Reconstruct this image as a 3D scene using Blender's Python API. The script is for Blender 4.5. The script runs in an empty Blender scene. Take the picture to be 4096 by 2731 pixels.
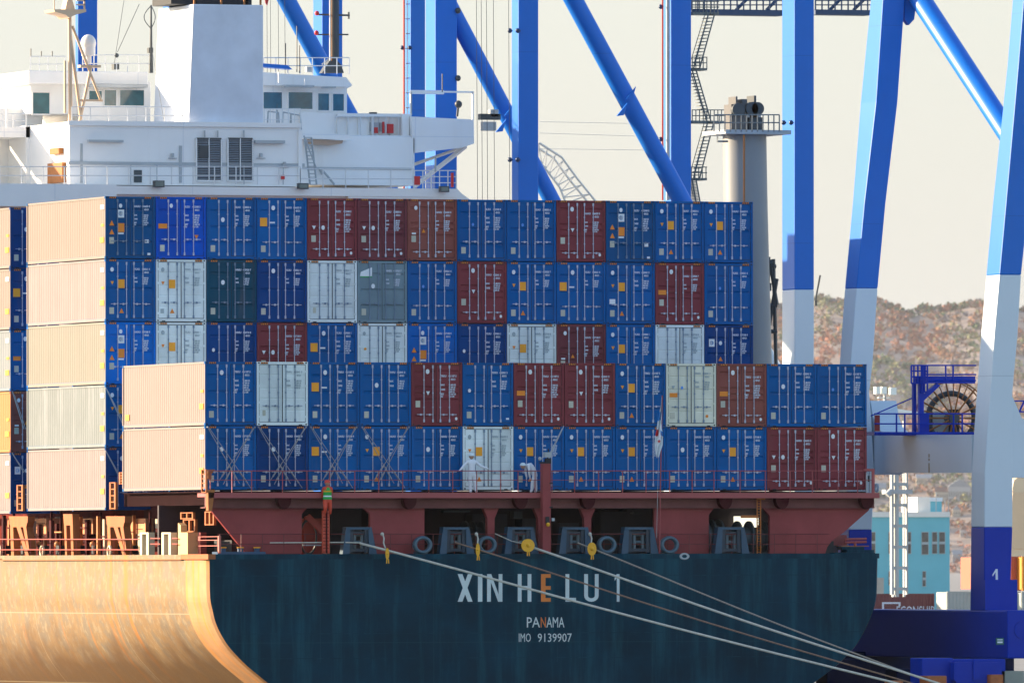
import bpy, math, random
from mathutils import Vector, Matrix
random.seed(7)
PI = math.pi
# ------------------------------------------------------------------ camera, light
scn = bpy.context.scene
col = scn.collection
YAW, PIT, ROL = 0.34393, 0.01836, -0.00181
FP = 49122.0                                    # focal length in pixels of a 4096 wide frame
CAM = Vector((-174.354, -528.015, 12.0))
_r = Vector((math.cos(YAW), -math.sin(YAW), 0))
_f = Vector((math.sin(YAW)*math.cos(PIT), math.cos(YAW)*math.cos(PIT), math.sin(PIT)))
_u = _r.cross(_f)
RR = _r*math.cos(ROL) + _u*math.sin(ROL)
UU = -_r*math.sin(ROL) + _u*math.cos(ROL)
cd = bpy.data.cameras.new('camera'); cam = bpy.data.objects.new('camera', cd); col.objects.link(cam)
cd.sensor_width = 36; cd.lens = FP/4096*36; cd.clip_start = 5; cd.clip_end = 30000
M3 = Matrix((RR, UU, -_f)).transposed()
cam.matrix_world = Matrix.Translation(CAM) @ M3.to_4x4()
scn.camera = cam
cd.dof.use_dof = True; cd.dof.focus_distance = 575; cd.dof.aperture_fstop = 4.0
SUN_EL, SUN_AZ = math.radians(15.5), math.radians(37)       # sun off the port side, a little forward
sdir = Vector((-math.cos(SUN_AZ)*math.cos(SUN_EL), math.sin(SUN_AZ)*math.cos(SUN_EL), math.sin(SUN_EL)))
sl = bpy.data.lights.new('sun', 'SUN'); so = bpy.data.objects.new('sun', sl); col.objects.link(so)
sl.energy = 5.0; sl.angle = math.radians(0.6); sl.color = (1.0, 0.78, 0.54)
so.rotation_euler = sdir.to_track_quat('Z', 'Y').to_euler()
w = bpy.data.worlds.new('World'); scn.world = w; w.use_nodes = True
nt = w.node_tree; bg = nt.nodes['Background']
sky = nt.nodes.new('ShaderNodeTexSky'); sky.sky_type = 'NISHITA'; sky.sun_disc = False
sky.sun_elevation = SUN_EL; sky.sun_rotation = math.atan2(sdir.x, sdir.y)
sky.dust_density = 1.2; sky.air_density = 1.0; sky.ozone_density = 1.5; sky.altitude = 20
hsv = nt.nodes.new('ShaderNodeHueSaturation'); hsv.inputs['Saturation'].default_value = 1.05; nt.links.new(sky.outputs[0], hsv.inputs['Color'])
tcw = nt.nodes.new('ShaderNodeTexCoord'); sx = nt.nodes.new('ShaderNodeSeparateXYZ'); nt.links.new(tcw.outputs['Generated'], sx.inputs[0])
mrw = nt.nodes.new('ShaderNodeMapRange'); mrw.inputs[1].default_value = 0.0; mrw.inputs[2].default_value = 0.40; mrw.inputs[3].default_value = 0.9; mrw.inputs[4].default_value = 0.1; nt.links.new(sx.outputs[2], mrw.inputs[0])
mxw = nt.nodes.new('ShaderNodeMix'); mxw.data_type = 'RGBA'; nt.links.new(mrw.outputs[0], mxw.inputs[0]); nt.links.new(hsv.outputs[0], mxw.inputs[6]); mxw.inputs[7].default_value = (1.90, 1.91, 1.88, 1)
nt.links.new(mxw.outputs[2], bg.inputs[0]); bg.inputs[1].default_value = 0.15
scn.view_settings.view_transform = 'Standard'; scn.view_settings.look = 'None'
scn.view_settings.exposure = 1.33; scn.view_settings.gamma = 1

# ------------------------------------------------------------------ measuring helpers
K = 4096/2352
def ray(x, y):
    return _f*FP + RR*(x*K-2048) - UU*(y*K-1365.5)
def at(x, y, Y):
    d = ray(x, y); return CAM + d*((Y-CAM.y)/d.y)
def atx(x, y, X):
    d = ray(x, y); return CAM + d*((X-CAM.x)/d.x)
def sp(v, n): return [v*(i/(n-1)) for i in range(n)]

# ------------------------------------------------------------------ materials
def mat(name, c, rough=0.5, var=0.12, metal=0.0, streak=0.0, scol=(0.25, 0.12, 0.05), sc=1.0, emit=None, spec=0.5, bump=0.0, rnd=0.0, thr=0.58, xs=2.2):
    m = bpy.data.materials.new(name); m.use_nodes = True
    n = m.node_tree.nodes; L = m.node_tree.links; b = n['Principled BSDF']
    b.inputs['Roughness'].default_value = rough; b.inputs['Metallic'].default_value = metal
    b.inputs['Specular IOR Level'].default_value = spec
    tc = n.new('ShaderNodeTexCoord'); oi = n.new('ShaderNodeObjectInfo')
    ad = n.new('ShaderNodeVectorMath'); ad.operation = 'MULTIPLY_ADD'
    cx = n.new('ShaderNodeCombineXYZ')
    for i in range(3): L.new(oi.outputs['Random'], cx.inputs[i])
    L.new(cx.outputs[0], ad.inputs[0]); ad.inputs[1].default_value = (37, 61, 23); L.new(tc.outputs['Object'], ad.inputs[2])
    no = n.new('ShaderNodeTexNoise'); no.inputs['Scale'].default_value = 0.8*sc; no.inputs['Detail'].default_value = 6; no.inputs['Roughness'].default_value = 0.62
    L.new(ad.outputs[0], no.inputs['Vector'])
    mr = n.new('ShaderNodeMapRange'); mr.inputs[1].default_value = 0.25; mr.inputs[2].default_value = 0.75
    mr.inputs[3].default_value = 1-var; mr.inputs[4].default_value = 1+var
    L.new(no.outputs['Fac'], mr.inputs[0])
    mx = n.new('ShaderNodeMix'); mx.data_type = 'RGBA'; mx.blend_type = 'MULTIPLY'; mx.inputs[0].default_value = 1
    mx.inputs[6].default_value = (*c, 1); L.new(mr.outputs[0], mx.inputs[7])
    out = mx.outputs[2]
    if rnd:
        hs = n.new('ShaderNodeHueSaturation'); mm = n.new('ShaderNodeMapRange')
        mm.inputs[3].default_value = 1-rnd; mm.inputs[4].default_value = 1+rnd
        L.new(oi.outputs['Random'], mm.inputs[0]); L.new(mm.outputs[0], hs.inputs['Value']); L.new(out, hs.inputs['Color']); out = hs.outputs[0]
    if streak:
        mp = n.new('ShaderNodeMapping'); mp.inputs['Scale'].default_value = (xs*sc, 2.2*sc, 0.16*sc); L.new(ad.outputs[0], mp.inputs[0])
        n2 = n.new('ShaderNodeTexNoise'); n2.inputs['Scale'].default_value = 1.0; n2.inputs['Detail'].default_value = 7; n2.inputs['Roughness'].default_value = 0.7
        L.new(mp.outputs[0], n2.inputs['Vector'])
        m2 = n.new('ShaderNodeMapRange'); m2.inputs[1].default_value = thr; m2.inputs[2].default_value = thr+0.16; m2.inputs[4].default_value = streak
        L.new(n2.outputs['Fac'], m2.inputs[0])
        x2 = n.new('ShaderNodeMix'); x2.data_type = 'RGBA'; L.new(m2.outputs[0], x2.inputs[0]); L.new(out, x2.inputs[6]); x2.inputs[7].default_value = (*scol, 1)
        out = x2.outputs[2]
    L.new(out, b.inputs['Base Color'])
    if bump:
        bp = n.new('ShaderNodeBump'); bp.inputs['Strength'].default_value = bump; bp.inputs['Distance'].default_value = 0.05
        L.new(no.outputs['Fac'], bp.inputs['Height']); L.new(bp.outputs[0], b.inputs['Normal'])
    if emit:
        b.inputs['Emission Color'].default_value = (*emit[:3], 1); b.inputs['Emission Strength'].default_value = emit[3]
    return m
PAINT = {
 'blue': (0.0004, 0.110, 0.35), 'royal': (0.0006, 0.085, 0.50), 'bright': (0.0005, 0.15, 0.56), 'navy': (0.0005, 0.055, 0.22),
 'teal': (0.002, 0.085, 0.24), 'dusky': (0.006, 0.075, 0.13), 'maroon': (0.23, 0.048, 0.058), 'plum': (0.19, 0.050, 0.062), 'brown': (0.27, 0.085, 0.07),
 'white': (0.76, 0.83, 0.82), 'cream': (0.80, 0.80, 0.66), 'grey': (0.20, 0.29, 0.33)}
MC = {k: mat('paint_'+k, v, 0.45, 0.16, spec=0.07, streak=0.35 if k in ('dusky', 'plum', 'grey', 'teal') else 0.16, scol=(0.16, 0.13, 0.12), rnd=0.10, sc=0.9) for k, v in PAINT.items()}
SUN_SIDE = {  # sun glow on the port sides painted into these pale base colours
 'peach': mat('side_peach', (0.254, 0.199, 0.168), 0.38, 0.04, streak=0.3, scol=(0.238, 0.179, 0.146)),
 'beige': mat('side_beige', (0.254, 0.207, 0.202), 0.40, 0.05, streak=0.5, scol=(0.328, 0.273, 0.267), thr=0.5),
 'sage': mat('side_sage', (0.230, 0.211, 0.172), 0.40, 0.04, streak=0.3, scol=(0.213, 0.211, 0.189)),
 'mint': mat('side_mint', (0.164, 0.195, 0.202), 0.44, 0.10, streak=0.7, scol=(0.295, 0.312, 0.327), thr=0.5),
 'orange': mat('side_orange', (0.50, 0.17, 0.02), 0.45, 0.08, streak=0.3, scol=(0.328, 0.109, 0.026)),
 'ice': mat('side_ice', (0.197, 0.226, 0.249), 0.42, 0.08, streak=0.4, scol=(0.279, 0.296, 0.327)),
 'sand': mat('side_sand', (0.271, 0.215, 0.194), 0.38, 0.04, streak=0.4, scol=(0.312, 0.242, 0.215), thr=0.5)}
galv = mat('galvanised', (0.46, 0.50, 0.62), 0.35, 0.1, metal=0.3)
galvd = mat('dull_galvanised', (0.16, 0.24, 0.34), 0.4, 0.1, metal=0.2)
rubber = mat('rubber', (0.012, 0.02, 0.025), 0.8, 0.1)
red = mat('oxide_red', (0.30, 0.062, 0.062), 0.5, 0.22, spec=0.15, streak=0.35, scol=(0.18, 0.05, 0.05), sc=0.7)
redl = mat('rail_red', (0.38, 0.075, 0.075), 0.5, 0.1)
redd = mat('dark_red', (0.06, 0.010, 0.012), 0.7, 0.2, spec=.08)
orng = mat('weathered_orange_primer', (0.40, 0.13, 0.045), 0.5, 0.2, streak=0.5, scol=(0.52, 0.20, 0.04), thr=0.5, spec=.2)
ship_dark = mat('deck_dark', (0.012, 0.015, 0.02), 0.7, 0.2)
teal_d = mat('fairlead_blue', (0.022, 0.075, 0.13), 0.45, 0.25, streak=0.3, scol=(0.08, 0.13, 0.16))
white = mat('ship_white', (0.87, 0.86, 0.83), 0.4, 0.05, streak=0.18, scol=(0.62, 0.56, 0.46), sc=0.5)
whiteg = mat('funnel_white', (0.66, 0.71, 0.78), 0.5, 0.12, streak=0.3, scol=(0.56, 0.58, 0.62), sc=0.7)
glassm = mat('window_glass', (0.02, 0.10, 0.12), 0.08, 0.5, spec=1.0, sc=2)
louvre = mat('louvre_grey', (0.30, 0.34, 0.38), 0.5, 0.1)
dgrey = mat('dark_grey', (0.05, 0.06, 0.065), 0.5, 0.2)
lgrey = mat('light_grey', (0.42, 0.45, 0.46), 0.5, 0.15)
crblue = mat('crane_blue', (0.0006, 0.155, 0.62), 0.40, 0.04, spec=0.36)
crblued = mat('crane_deep_blue', (0.0005, 0.035, 0.40), 0.4, 0.06, spec=0.2)
crwhite = mat('crane_white', (0.66, 0.75, 0.81), 0.4, 0.03, streak=0.1, scol=(0.5, 0.56, 0.6), sc=0.5)
tower_g = mat('tower_grey', (0.26, 0.27, 0.27), 0.45, 0.04)
yellow = mat('safety_yellow', (0.85, 0.42, 0.01), 0.4, 0.08)
sorange = mat('sticker_orange', (0.85, 0.25, 0.01), 0.5, 0.08)
samber = mat('sticker_amber', (0.95, 0.38, 0.01), 0.5, 0.08)
swhite = mat('sticker_white', (0.8, 0.84, 0.86), 0.5, 0.05)
stag = mat('sticker_tag', (0.52, 0.52, 0.42), 0.5, 0.2)
sblue = mat('sticker_blue', (0.02, 0.25, 0.65), 0.5, 0.05)
slight = mat('sticker_light_blue', (0.08, 0.30, 0.75), 0.5, 0.05)
sgreen = mat('sticker_green', (0.02, 0.35, 0.10), 0.5, 0.05)
sgrey = mat('marking_grey', (0.34, 0.42, 0.45), 0.5, 0.05)
swt = mat('marking_white', (0.62, 0.68, 0.78), 0.5, 0.05)
ropew = mat('rope_white', (0.58, 0.55, 0.46), 0.8, 0.15, sc=8)
ropeb = mat('rope_brown', (0.28, 0.17, 0.11), 0.8, 0.15, sc=8)
ropet = mat('rope_tan', (0.36, 0.30, 0.24), 0.8, 0.15, sc=8)
sred = mat('signal_red', (0.6, 0.02, 0.02), 0.45, 0.05)
rust = mat('rust_brown', (0.35, 0.13, 0.03), 0.7, 0.2, sc=4)
letterw = mat('letter_white', (0.66, 0.74, 0.72), 0.5, 0.12, streak=0.25, scol=(0.4, 0.48, 0.48))
lettero = mat('letter_orange', (0.80, 0.22, 0.03), 0.5, 0.12)

# ------------------------------------------------------------------ mesh builder
class MB:
    def __init__(s): s.v = []; s.f = []; s.m = []; s.sm = []
    def add(s, vs, fs, mi=0, smooth=False):
        o = len(s.v); s.v += [tuple(p) for p in vs]
        for f in fs: s.f.append([o+i for i in f]); s.m.append(mi); s.sm.append(smooth)
    def box(s, x0, x1, y0, y1, z0, z1, mi=0):
        if x0 > x1: x0, x1 = x1, x0
        if y0 > y1: y0, y1 = y1, y0
        if z0 > z1: z0, z1 = z1, z0
        s.add([(x0,y0,z0),(x1,y0,z0),(x1,y1,z0),(x0,y1,z0),(x0,y0,z1),(x1,y0,z1),(x1,y1,z1),(x0,y1,z1)],
              [(0,3,2,1),(4,5,6,7),(0,1,5,4),(1,2,6,5),(2,3,7,6),(3,0,4,7)], mi)
    def fb(s, x0, x1, y0, y1, Y, dep, mi=0):      # box whose aft face fills a measured rectangle on plane Y
        a = at(x0, y1, Y); b = at(x1, y0, Y); s.box(a.x, b.x, Y, Y+dep, a.z, b.z, mi)
    def sb(s, x0, x1, y0, y1, X, dep, mi=0):      # the same on a side plane X
        a = atx(x0, y1, X); b = atx(x1, y0, X); s.box(X, X+dep, a.y, b.y, a.z, b.z, mi)
    def hexa(s, b, t, mi=0):                      # bottom four, top four points
        s.add(list(b)+list(t), [(3,2,1,0),(4,5,6,7),(0,1,5,4),(1,2,6,5),(2,3,7,6),(3,0,4,7)], mi)
    def prism(s, pts, off, mi=0):
        n = len(pts); off = Vector(off); pts = [Vector(p) for p in pts]
        s.add(pts+[p+off for p in pts], [list(range(n)), list(range(2*n-1, n-1, -1))]+[(i, i+n, (i+1) % n+n, (i+1) % n) for i in range(n)], mi)
    def poly(s, px, Y, dep, mi=0): s.prism([at(x, y, Y) for x, y in px], (0, dep, 0), mi)
    def polyx(s, px, X, dep, mi=0): s.prism([atx(x, y, X) for x, y in px], (dep, 0, 0), mi)
    def tube(s, pts, r, n=8, mi=0, cap=True):
        pts = [Vector(p) for p in pts]; rs = r if isinstance(r, (list, tuple)) else [r]*len(pts)
        rings = []
        for i, p in enumerate(pts):
            t = (pts[min(i+1, len(pts)-1)]-pts[max(i-1, 0)]).normalized()
            a = t.cross(Vector((0, 0, 1)) if abs(t.z) < 0.95 else Vector((1, 0, 0))).normalized(); b = t.cross(a)
            rings.append([p+(a*math.cos(2*PI*j/n)+b*math.sin(2*PI*j/n))*rs[i] for j in range(n)])
        o = len(s.v)
        vs = [q for rg in rings for q in rg]
        fs = [(i*n+j, i*n+(j+1) % n, (i+1)*n+(j+1) % n, (i+1)*n+j) for i in range(len(pts)-1) for j in range(n)]
        s.add(vs, fs, mi, n > 5)
        if cap: s.add(rings[0], [list(range(n))], mi); s.add(rings[-1], [list(range(n-1, -1, -1))], mi)
    def bar(s, a, b, w, mi=0): s.tube([a, b], w*0.6, 4, mi)
    def cyl(s, c, r, h, axis='z', n=20, mi=0):
        d = {'x': Vector((h, 0, 0)), 'y': Vector((0, h, 0)), 'z': Vector((0, 0, h))}[axis]; c = Vector(c); s.tube([c, c+d], r, n, mi)
    def ball(s, c, r, n=12, mi=0, sz=1.0):
        vs = []; fs = []; m = n//2
        for i in range(m+1):
            for j in range(n):
                th = PI*i/m; ph = 2*PI*j/n
                vs.append((c[0]+r*math.sin(th)*math.cos(ph), c[1]+r*math.sin(th)*math.sin(ph), c[2]+r*sz*math.cos(th)))
        for i in range(m):
            for j in range(n): fs.append((i*n+j, (i+1)*n+j, (i+1)*n+(j+1) % n, i*n+(j+1) % n))
        s.add(vs, fs, mi, True)
    def ring(s, c, ro, ri, axis, h, sq=1.0, n=28, mi=0):  # torus-like ring
        c = Vector(c); pts = []
        m = (ro+ri)/2; rr = (ro-ri)/2; o = len(s.v); vs = []; fs = []; k = 8
        for i in range(n):
            a = 2*PI*i/n
            for j in range(k):
                b = 2*PI*j/k; R = m+rr*math.cos(b); q = h*math.sin(b)
                if axis == 'y': vs.append((c.x+R*math.cos(a)*sq, c.y+q, c.z+R*math.sin(a)))
                elif axis == 'x': vs.append((c.x+q, c.y+R*math.cos(a)*sq, c.z+R*math.sin(a)))
                else: vs.append((c.x+R*math.cos(a)*sq, c.y+R*math.sin(a), c.z+q))
        for i in range(n):
            for j in range(k): fs.append((i*k+j, ((i+1) % n)*k+j, ((i+1) % n)*k+(j+1) % k, i*k+(j+1) % k))
        s.add(vs, fs, mi, True)
    def mesh(s, name, mats):
        me = bpy.data.meshes.new(name); me.from_pydata(s.v, [], s.f); me.update()
        for m in (mats if isinstance(mats, (list, tuple)) else [mats]): me.materials.append(m)
        me.polygons.foreach_set('material_index', s.m); me.polygons.foreach_set('use_smooth', s.sm)
        return me
    def pieces(s):
        n = len(s.v); par = list(range(n))
        def fd(a):
            while par[a] != a: par[a] = par[par[a]]; a = par[a]
            return a
        for f in s.f:
            r0 = fd(f[0])
            for i in f[1:]: par[fd(i)] = r0
        isl = {}
        for i in range(n): isl.setdefault(fd(i), []).append(i)
        keys = list(isl); bb = []
        for k_ in keys:
            P = [s.v[i] for i in isl[k_]]; bb.append(([min(p[c] for p in P) for c in range(3)], [max(p[c] for p in P) for c in range(3)]))
        m = len(keys)
        if m > 400: return [s]
        q = list(range(m))
        def fq(a):
            while q[a] != a: q[a] = q[q[a]]; a = q[a]
            return a
        sz = [max(b[1][c]-b[0][c] for c in range(3)) for b in bb]
        for i in range(m):
            for j in range(i):
                gp = math.sqrt(sum(max(0, bb[i][0][c]-bb[j][1][c], bb[j][0][c]-bb[i][1][c])**2 for c in range(3)))
                if gp <= max(.02, .5*max(sz[i], sz[j]))*.98: q[fq(i)] = fq(j)
        rep = {}
        for t, k_ in enumerate(keys):
            for i in isl[k_]: rep[i] = fq(t)
        gs = sorted(set(rep.values()))
        if len(gs) == 1: return [s]
        out = []
        for gk in gs:
            o = MB(); mp = {}
            for i in range(n):
                if rep[i] == gk: mp[i] = len(o.v); o.v.append(s.v[i])
            for f, mi, sm in zip(s.f, s.m, s.sm):
                if rep[f[0]] == gk: o.f.append([mp[i] for i in f]); o.m.append(mi); o.sm.append(sm)
            out.append(o)
        return out
    def build(s, name, mats, parent=None, label=None, bevel=0):
        o = bpy.data.objects.new(name, s.mesh(name, mats)); col.objects.link(o)
        if parent: o.parent = parent
        if label: o['label'] = label
        if bevel:
            b = o.modifiers.new('bevel', 'BEVEL'); b.width = bevel; b.segments = 2; b.limit_method = 'ANGLE'
        return o
def tag(o, label=None, cat=None, group=None, kind=None):
    if label: o['label'] = label
    if cat: o['category'] = cat
    if group: o['group'] = group
    if kind: o['kind'] = kind
    return o
def empty(name, loc=(0, 0, 0)):
    o = bpy.data.objects.new(name, None); o.location = loc; o.empty_display_size = 0.5; col.objects.link(o); return o
def child(name, me, parent, loc=(0, 0, 0), label=None):
    o = bpy.data.objects.new(name, me); col.objects.link(o); o.parent = parent; o.location = loc
    if label: o['label'] = label
    return o
def text_mesh(items, m, name='marking'):   # items: (string, x, z, height, squeeze)
    V = []; F = []
    for st, x, z, h, sq in items:
        cu = bpy.data.curves.new('t', 'FONT'); cu.body = st; cu.size = h/0.73; cu.resolution_u = 2; cu.offset = 0.006 if h < .3 else 0
        ob = bpy.data.objects.new('t', cu); col.objects.link(ob)
        dg = bpy.context.evaluated_depsgraph_get(); me = bpy.data.meshes.new_from_object(ob.evaluated_get(dg))
        o = len(V); V += [(x+v.co.x*sq, 0, z+v.co.y) for v in me.vertices]
        F += [[o+i for i in p.vertices] for p in me.polygons]
        bpy.data.objects.remove(ob); bpy.data.curves.remove(cu); bpy.data.meshes.remove(me)
    me = bpy.data.meshes.new(name); me.from_pydata(V, [], F); me.update(); me.materials.append(m); return me
def text_obj(name, items, m, parent, loc, label=None):
    o = child(name, text_mesh(items, m, name), parent, loc, label)
    s = o.modifiers.new('thick', 'SOLIDIFY'); s.thickness = 0.012; s.offset = 0
    return o

# ================================================================== SETTING
g = MB(); g.box(-17000, 36.2, -1400, 18500, -2, 2.4)
water = mat('water', (0.02, 0.06, 0.07), 0.12, 0.2, sc=0.3, bump=0.4)
tag(g.build('water', water), kind='structure')
g = MB(); g.box(36.3, 17000, -1400, 18500, -1.8, 5.2)
concrete = mat('quay_concrete', (0.26, 0.25, 0.23), 0.8, 0.25, sc=0.6)
tag(g.build('quay_ground', concrete), kind='structure')
# wooded hill behind the port
def hx(x, y, D=5000.0):
    d = ray(x, y); t = D/d.dot(_f); return CAM+d*t
HR = Vector((math.cos(YAW), -math.sin(YAW), 0)); HF = Vector((math.sin(YAW), math.cos(YAW), 0))
HS = 3.0
def hpt(u, v, z): p = Vector((CAM.x, CAM.y, 0))+HR*u+HF*v+Vector((0, 0, z)); return CAM+(p-CAM)*HS
U0 = (1870*K-2048)/FP*5000; U1 = (2352*K-2048)/FP*5000
def crest(u):
    t = (u-U0)/(U1-U0)
    return 118-3*t+1.6*math.sin(t*9)+1.0*math.sin(t*23+1)+0.6*math.sin(t*51) + (2.2*math.exp(-((t-.72)/.06)**2))
def hz(u, s):     # s 0 foot .. 1 crest
    return 6+(crest(u)-6)*min(1, s)**0.92+2.5*math.sin(u*0.11+s*9)*s*(1-s)*4*0.6
vs = []; fs = []; NU, NV = 120, 60
for j in range(NV+1):
    for i in range(NU+1):
        u = -700+1500*i/NU; s_ = j/(NV-10)
        v = 4100+900*s_
        z = hz(u, s_) if s_ <= 1 else crest(u)-(s_-1)*60
        vs.append(hpt(u, v, z))
for j in range(NV):
    for i in range(NU): a = j*(NU+1)+i; fs.append((a, a+1, a+NU+2, a+NU+1))
g = MB(); g.add(vs, fs, 0, True)
hillm = mat('hill_soil', (0.28, 0.22, 0.18), 0.9, 0.4, sc=0.05)
tag(g.build('hill', hillm), kind='structure')
leafc = [(0.15, 0.20, 0.11), (0.25, 0.25, 0.14), (0.36, 0.20, 0.12), (0.38, 0.18, 0.12), (0.30, 0.21, 0.16), (0.20, 0.18, 0.19), (0.27, 0.28, 0.15)]
leafm = [mat('autumn_leaves', c, 0.9, 0.12, sc=0.1, spec=.1) for c in leafc]
def leafclump(mb, c, r, n, mi, fl=0.8, s=0.35):
    for _ in range(n):
        d = Vector((random.gauss(0, 1), random.gauss(0, 1), random.gauss(0, 1))).normalized()*r*random.uniform(0.45, 1.05)
        p = Vector(c)+Vector((d.x, d.y, d.z*fl)); a = Vector((random.gauss(0, 1), random.gauss(0, 1), random.gauss(0, 1))).normalized(); b = a.orthogonal().normalized()
        q = a.cross(b)*r*s*random.uniform(.6, 1.3); b = b*r*s*random.uniform(.6, 1.3)
        mb.add([p-b-q*.5, p+b-q*.4, p+q], [(0, 1, 2)], mi if random.random() < .8 else random.randrange(len(leafc)))
g = MB()
for _ in range(2600):
    u = random.uniform(U0-25, U1+25); s_ = random.random()
    if s_ < .12 and random.random() < .4: continue
    k_ = math.sin(u*0.13+s_*7)+math.sin(u*0.05-s_*17+2)+random.gauss(0, .7)
    mi = 3 if k_ > 1.0 else 2 if k_ > .3 else 4 if k_ > -.2 else 5 if k_ > -.7 else random.choice((0, 1, 6))
    r = random.uniform(1.3, 2.6)
    leafclump(g, hpt(u, 4100+900*s_, hz(u, s_)+r*.6), r*HS, 26, mi)
for _ in range(2000):
    u = random.uniform(-420, 520); s_ = random.random()**.8; r = random.uniform(2, 4)
    if U0-20 < u < U1+20: continue
    leafclump(g, hpt(u, 4100+900*s_, hz(u, s_)+r*.5), r*HS, 12, random.choice((0, 1, 2, 3, 4, 4, 5, 5)))
for _ in range(260):
    u = random.uniform(U0-25, U1+25); r = random.uniform(1.2, 2.3)
    leafclump(g, hpt(u, 5000+random.uniform(-5, 8), crest(u)+r*.6), r*HS, 34, random.choice((0, 0, 1, 5, 3)))
tag(g.build('autumn_woodland', leafm), 'hazy wooded hillside of green and russet autumn trees behind the port', 'woodland', kind='stuff')

# ================================================================== CONTAINERS
CW, CH, CL = 2.438, 2.896, 12.192
PITCH, TZ = 2.4755, 2.915
ZN, ZB = 15.52, 14.68
Y2, Y3 = 14.72, 29.5
cache = {}
def body_mesh(colr, L=CL):
    k = ('body', colr, L)
    if k in cache: return cache[k]
    g = MB()
    for x in (0, CW-0.10): g.box(x, x+0.10, 0, 0.14, 0.118, CH-0.118)
    g.box(0.1, CW-0.1, 0.012, 0.12, CH-0.115, CH-0.01)
    g.box(0.1, CW-0.1, 0.012, 0.12, 0.02, 0.15)
    for x in (0.0, CW-0.178):
        for z in (0, CH-0.118):
            g.box(x-0.003, x+0.181, -0.006, 0.162, z, z+0.116); g.box(x+0.05, x+0.13, -0.009, -0.006, z+0.03, z+0.09, 1)
            g.box(x-0.003, x+0.181, L-0.162, L+0.004, z, z+0.116)
    g.box(0.04, CW-0.04, 0.12, L-0.02, CH-0.05, CH-0.02)
    g.box(0.03, CW-0.03, 0.12, L-0.02, 0.12, 0.16)
    for x in (0.02, CW-0.09): g.box(x, x+0.07, 0.16, L-0.16, CH-0.10, CH-0.022); g.box(x, x+0.07, 0.16, L-0.16, 0.02, 0.15)
    g.box(CW-0.07, CW-0.035, 0.14, L-0.1, 0.15, CH-0.10)
    g.box(0.03, CW-0.07, L-0.08, L-0.03, 0.16, CH-0.05)
    # fork pocket like dark slots and twist locks between tiers
    for x in (0.28, CW-0.44): g.box(x, x+0.16, -0.002, 0.012, 0.0, 0.055, 1)
    me = g.mesh('container_body', [MC[colr], rubber]); cache[k] = me; return me
def side_mesh(mt, L=CL, pitch=0.278):
    k = ('side', mt.name, L)
    if k in cache: return cache[k]
    g = MB(); ys = []; y = 0.16; n = int((L-0.32)/pitch); p = (L-0.32)/n
    prof = []
    for i in range(n):
        prof += [(y, 0.03), (y+p*.26, 0.03), (y+p*.5, 0.066), (y+p*.76, 0.066)]; y += p
    prof.append((y, 0.03))
    vs = []; fs = []
    for (yy, xx) in prof: vs += [(xx, yy, 0.15), (xx, yy, CH-0.10)]
    for i in range(len(prof)-1): fs.append((2*i, 2*i+1, 2*i+3, 2*i+2))
    g.add(vs, fs)
    g.box(0.012, 0.09, 0.163, L-0.163, CH-0.102, CH-0.018); g.box(0.012, 0.09, 0.163, L-0.163, 0.018, 0.152)
    for y in (0.0, L-0.13): g.box(-0.005, 0.02, y+.004, y+0.126, 0.12, CH-0.12)
    for x, z, yy in ((0, 0.9, .3), (0, 1.9, .3)): pass
    me = g.mesh('side_panel', mt); cache[k] = me; return me
def door_mesh(colr, style, right):
    k = ('door', colr, style, right)
    if k in cache: return cache[k]
    g = MB(); x0, x1 = (0.105, CW/2-0.012) if not right else (CW/2+0.012, CW-0.105)
    z0, z1 = 0.155, CH-0.12
    cuts = {'a': (0.62, 1.36, 2.10), 'b': (0.42, 1.14, 1.42, 1.70, 2.42), 'w': (0.6, 1.2, 1.66, 2.2)}[style]
    xi, xj = x0+0.07, x1-0.07
    for a, b in ((x0, xi), (xj, x1)): g.box(a, b, 0.035, 0.08, z0, z1)
    prof = [(z1, 0.038)]; dz = 0.035 if style == 'w' else 0.06; dd = 0.02 if style == 'w' else 0.045
    for c in cuts:
        zc = CH-c; prof += [(zc+dz, 0.045), (zc+dz*.55, 0.045+dd), (zc-dz*.55, 0.045+dd), (zc-dz, 0.045)]
    prof.append((z0, 0.038))
    vs = []
    for z, y in prof: vs += [(xi, y, z), (xj, y, z)]
    g.add(vs, [(2*i, 2*i+1, 2*i+3, 2*i+2) for i in range(len(prof)-1)])
    # gasket and hinges
    for z in (0.4, 1.05, 1.8, 2.45):
        xh = 0.055 if not right else CW-0.115
        g.box(xh, xh+0.06, 0.0-0.006, 0.05, z-0.05, z+0.05)
    if not right: g.box(CW/2-0.008, CW/2+0.008, 0.03, 0.06, z0, z1, 1)
    else:
        xo = x0-.012 if not right else x1-.010
        g.box(xo, xo+.022, 0.028, 0.036, z0, z1, 1); g.box(x0, x1, 0.028, 0.034, z0-.003, z0+.022, 1); g.box(x0, x1, 0.028, 0.034, z1-.02, z1+.003, 1)
    if style == 'w':
        g.box(x0-0.0, x0+0.02, 0.03, 0.034, z0, z1, 1); g.box(x0, x1, 0.03, 0.034, z0, z0+.02, 1); g.box(x0, x1, 0.03, 0.034, z1-.02, z1, 1)
    me = g.mesh('door', [MC[colr], rubber]); cache[k] = me; return me
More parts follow.
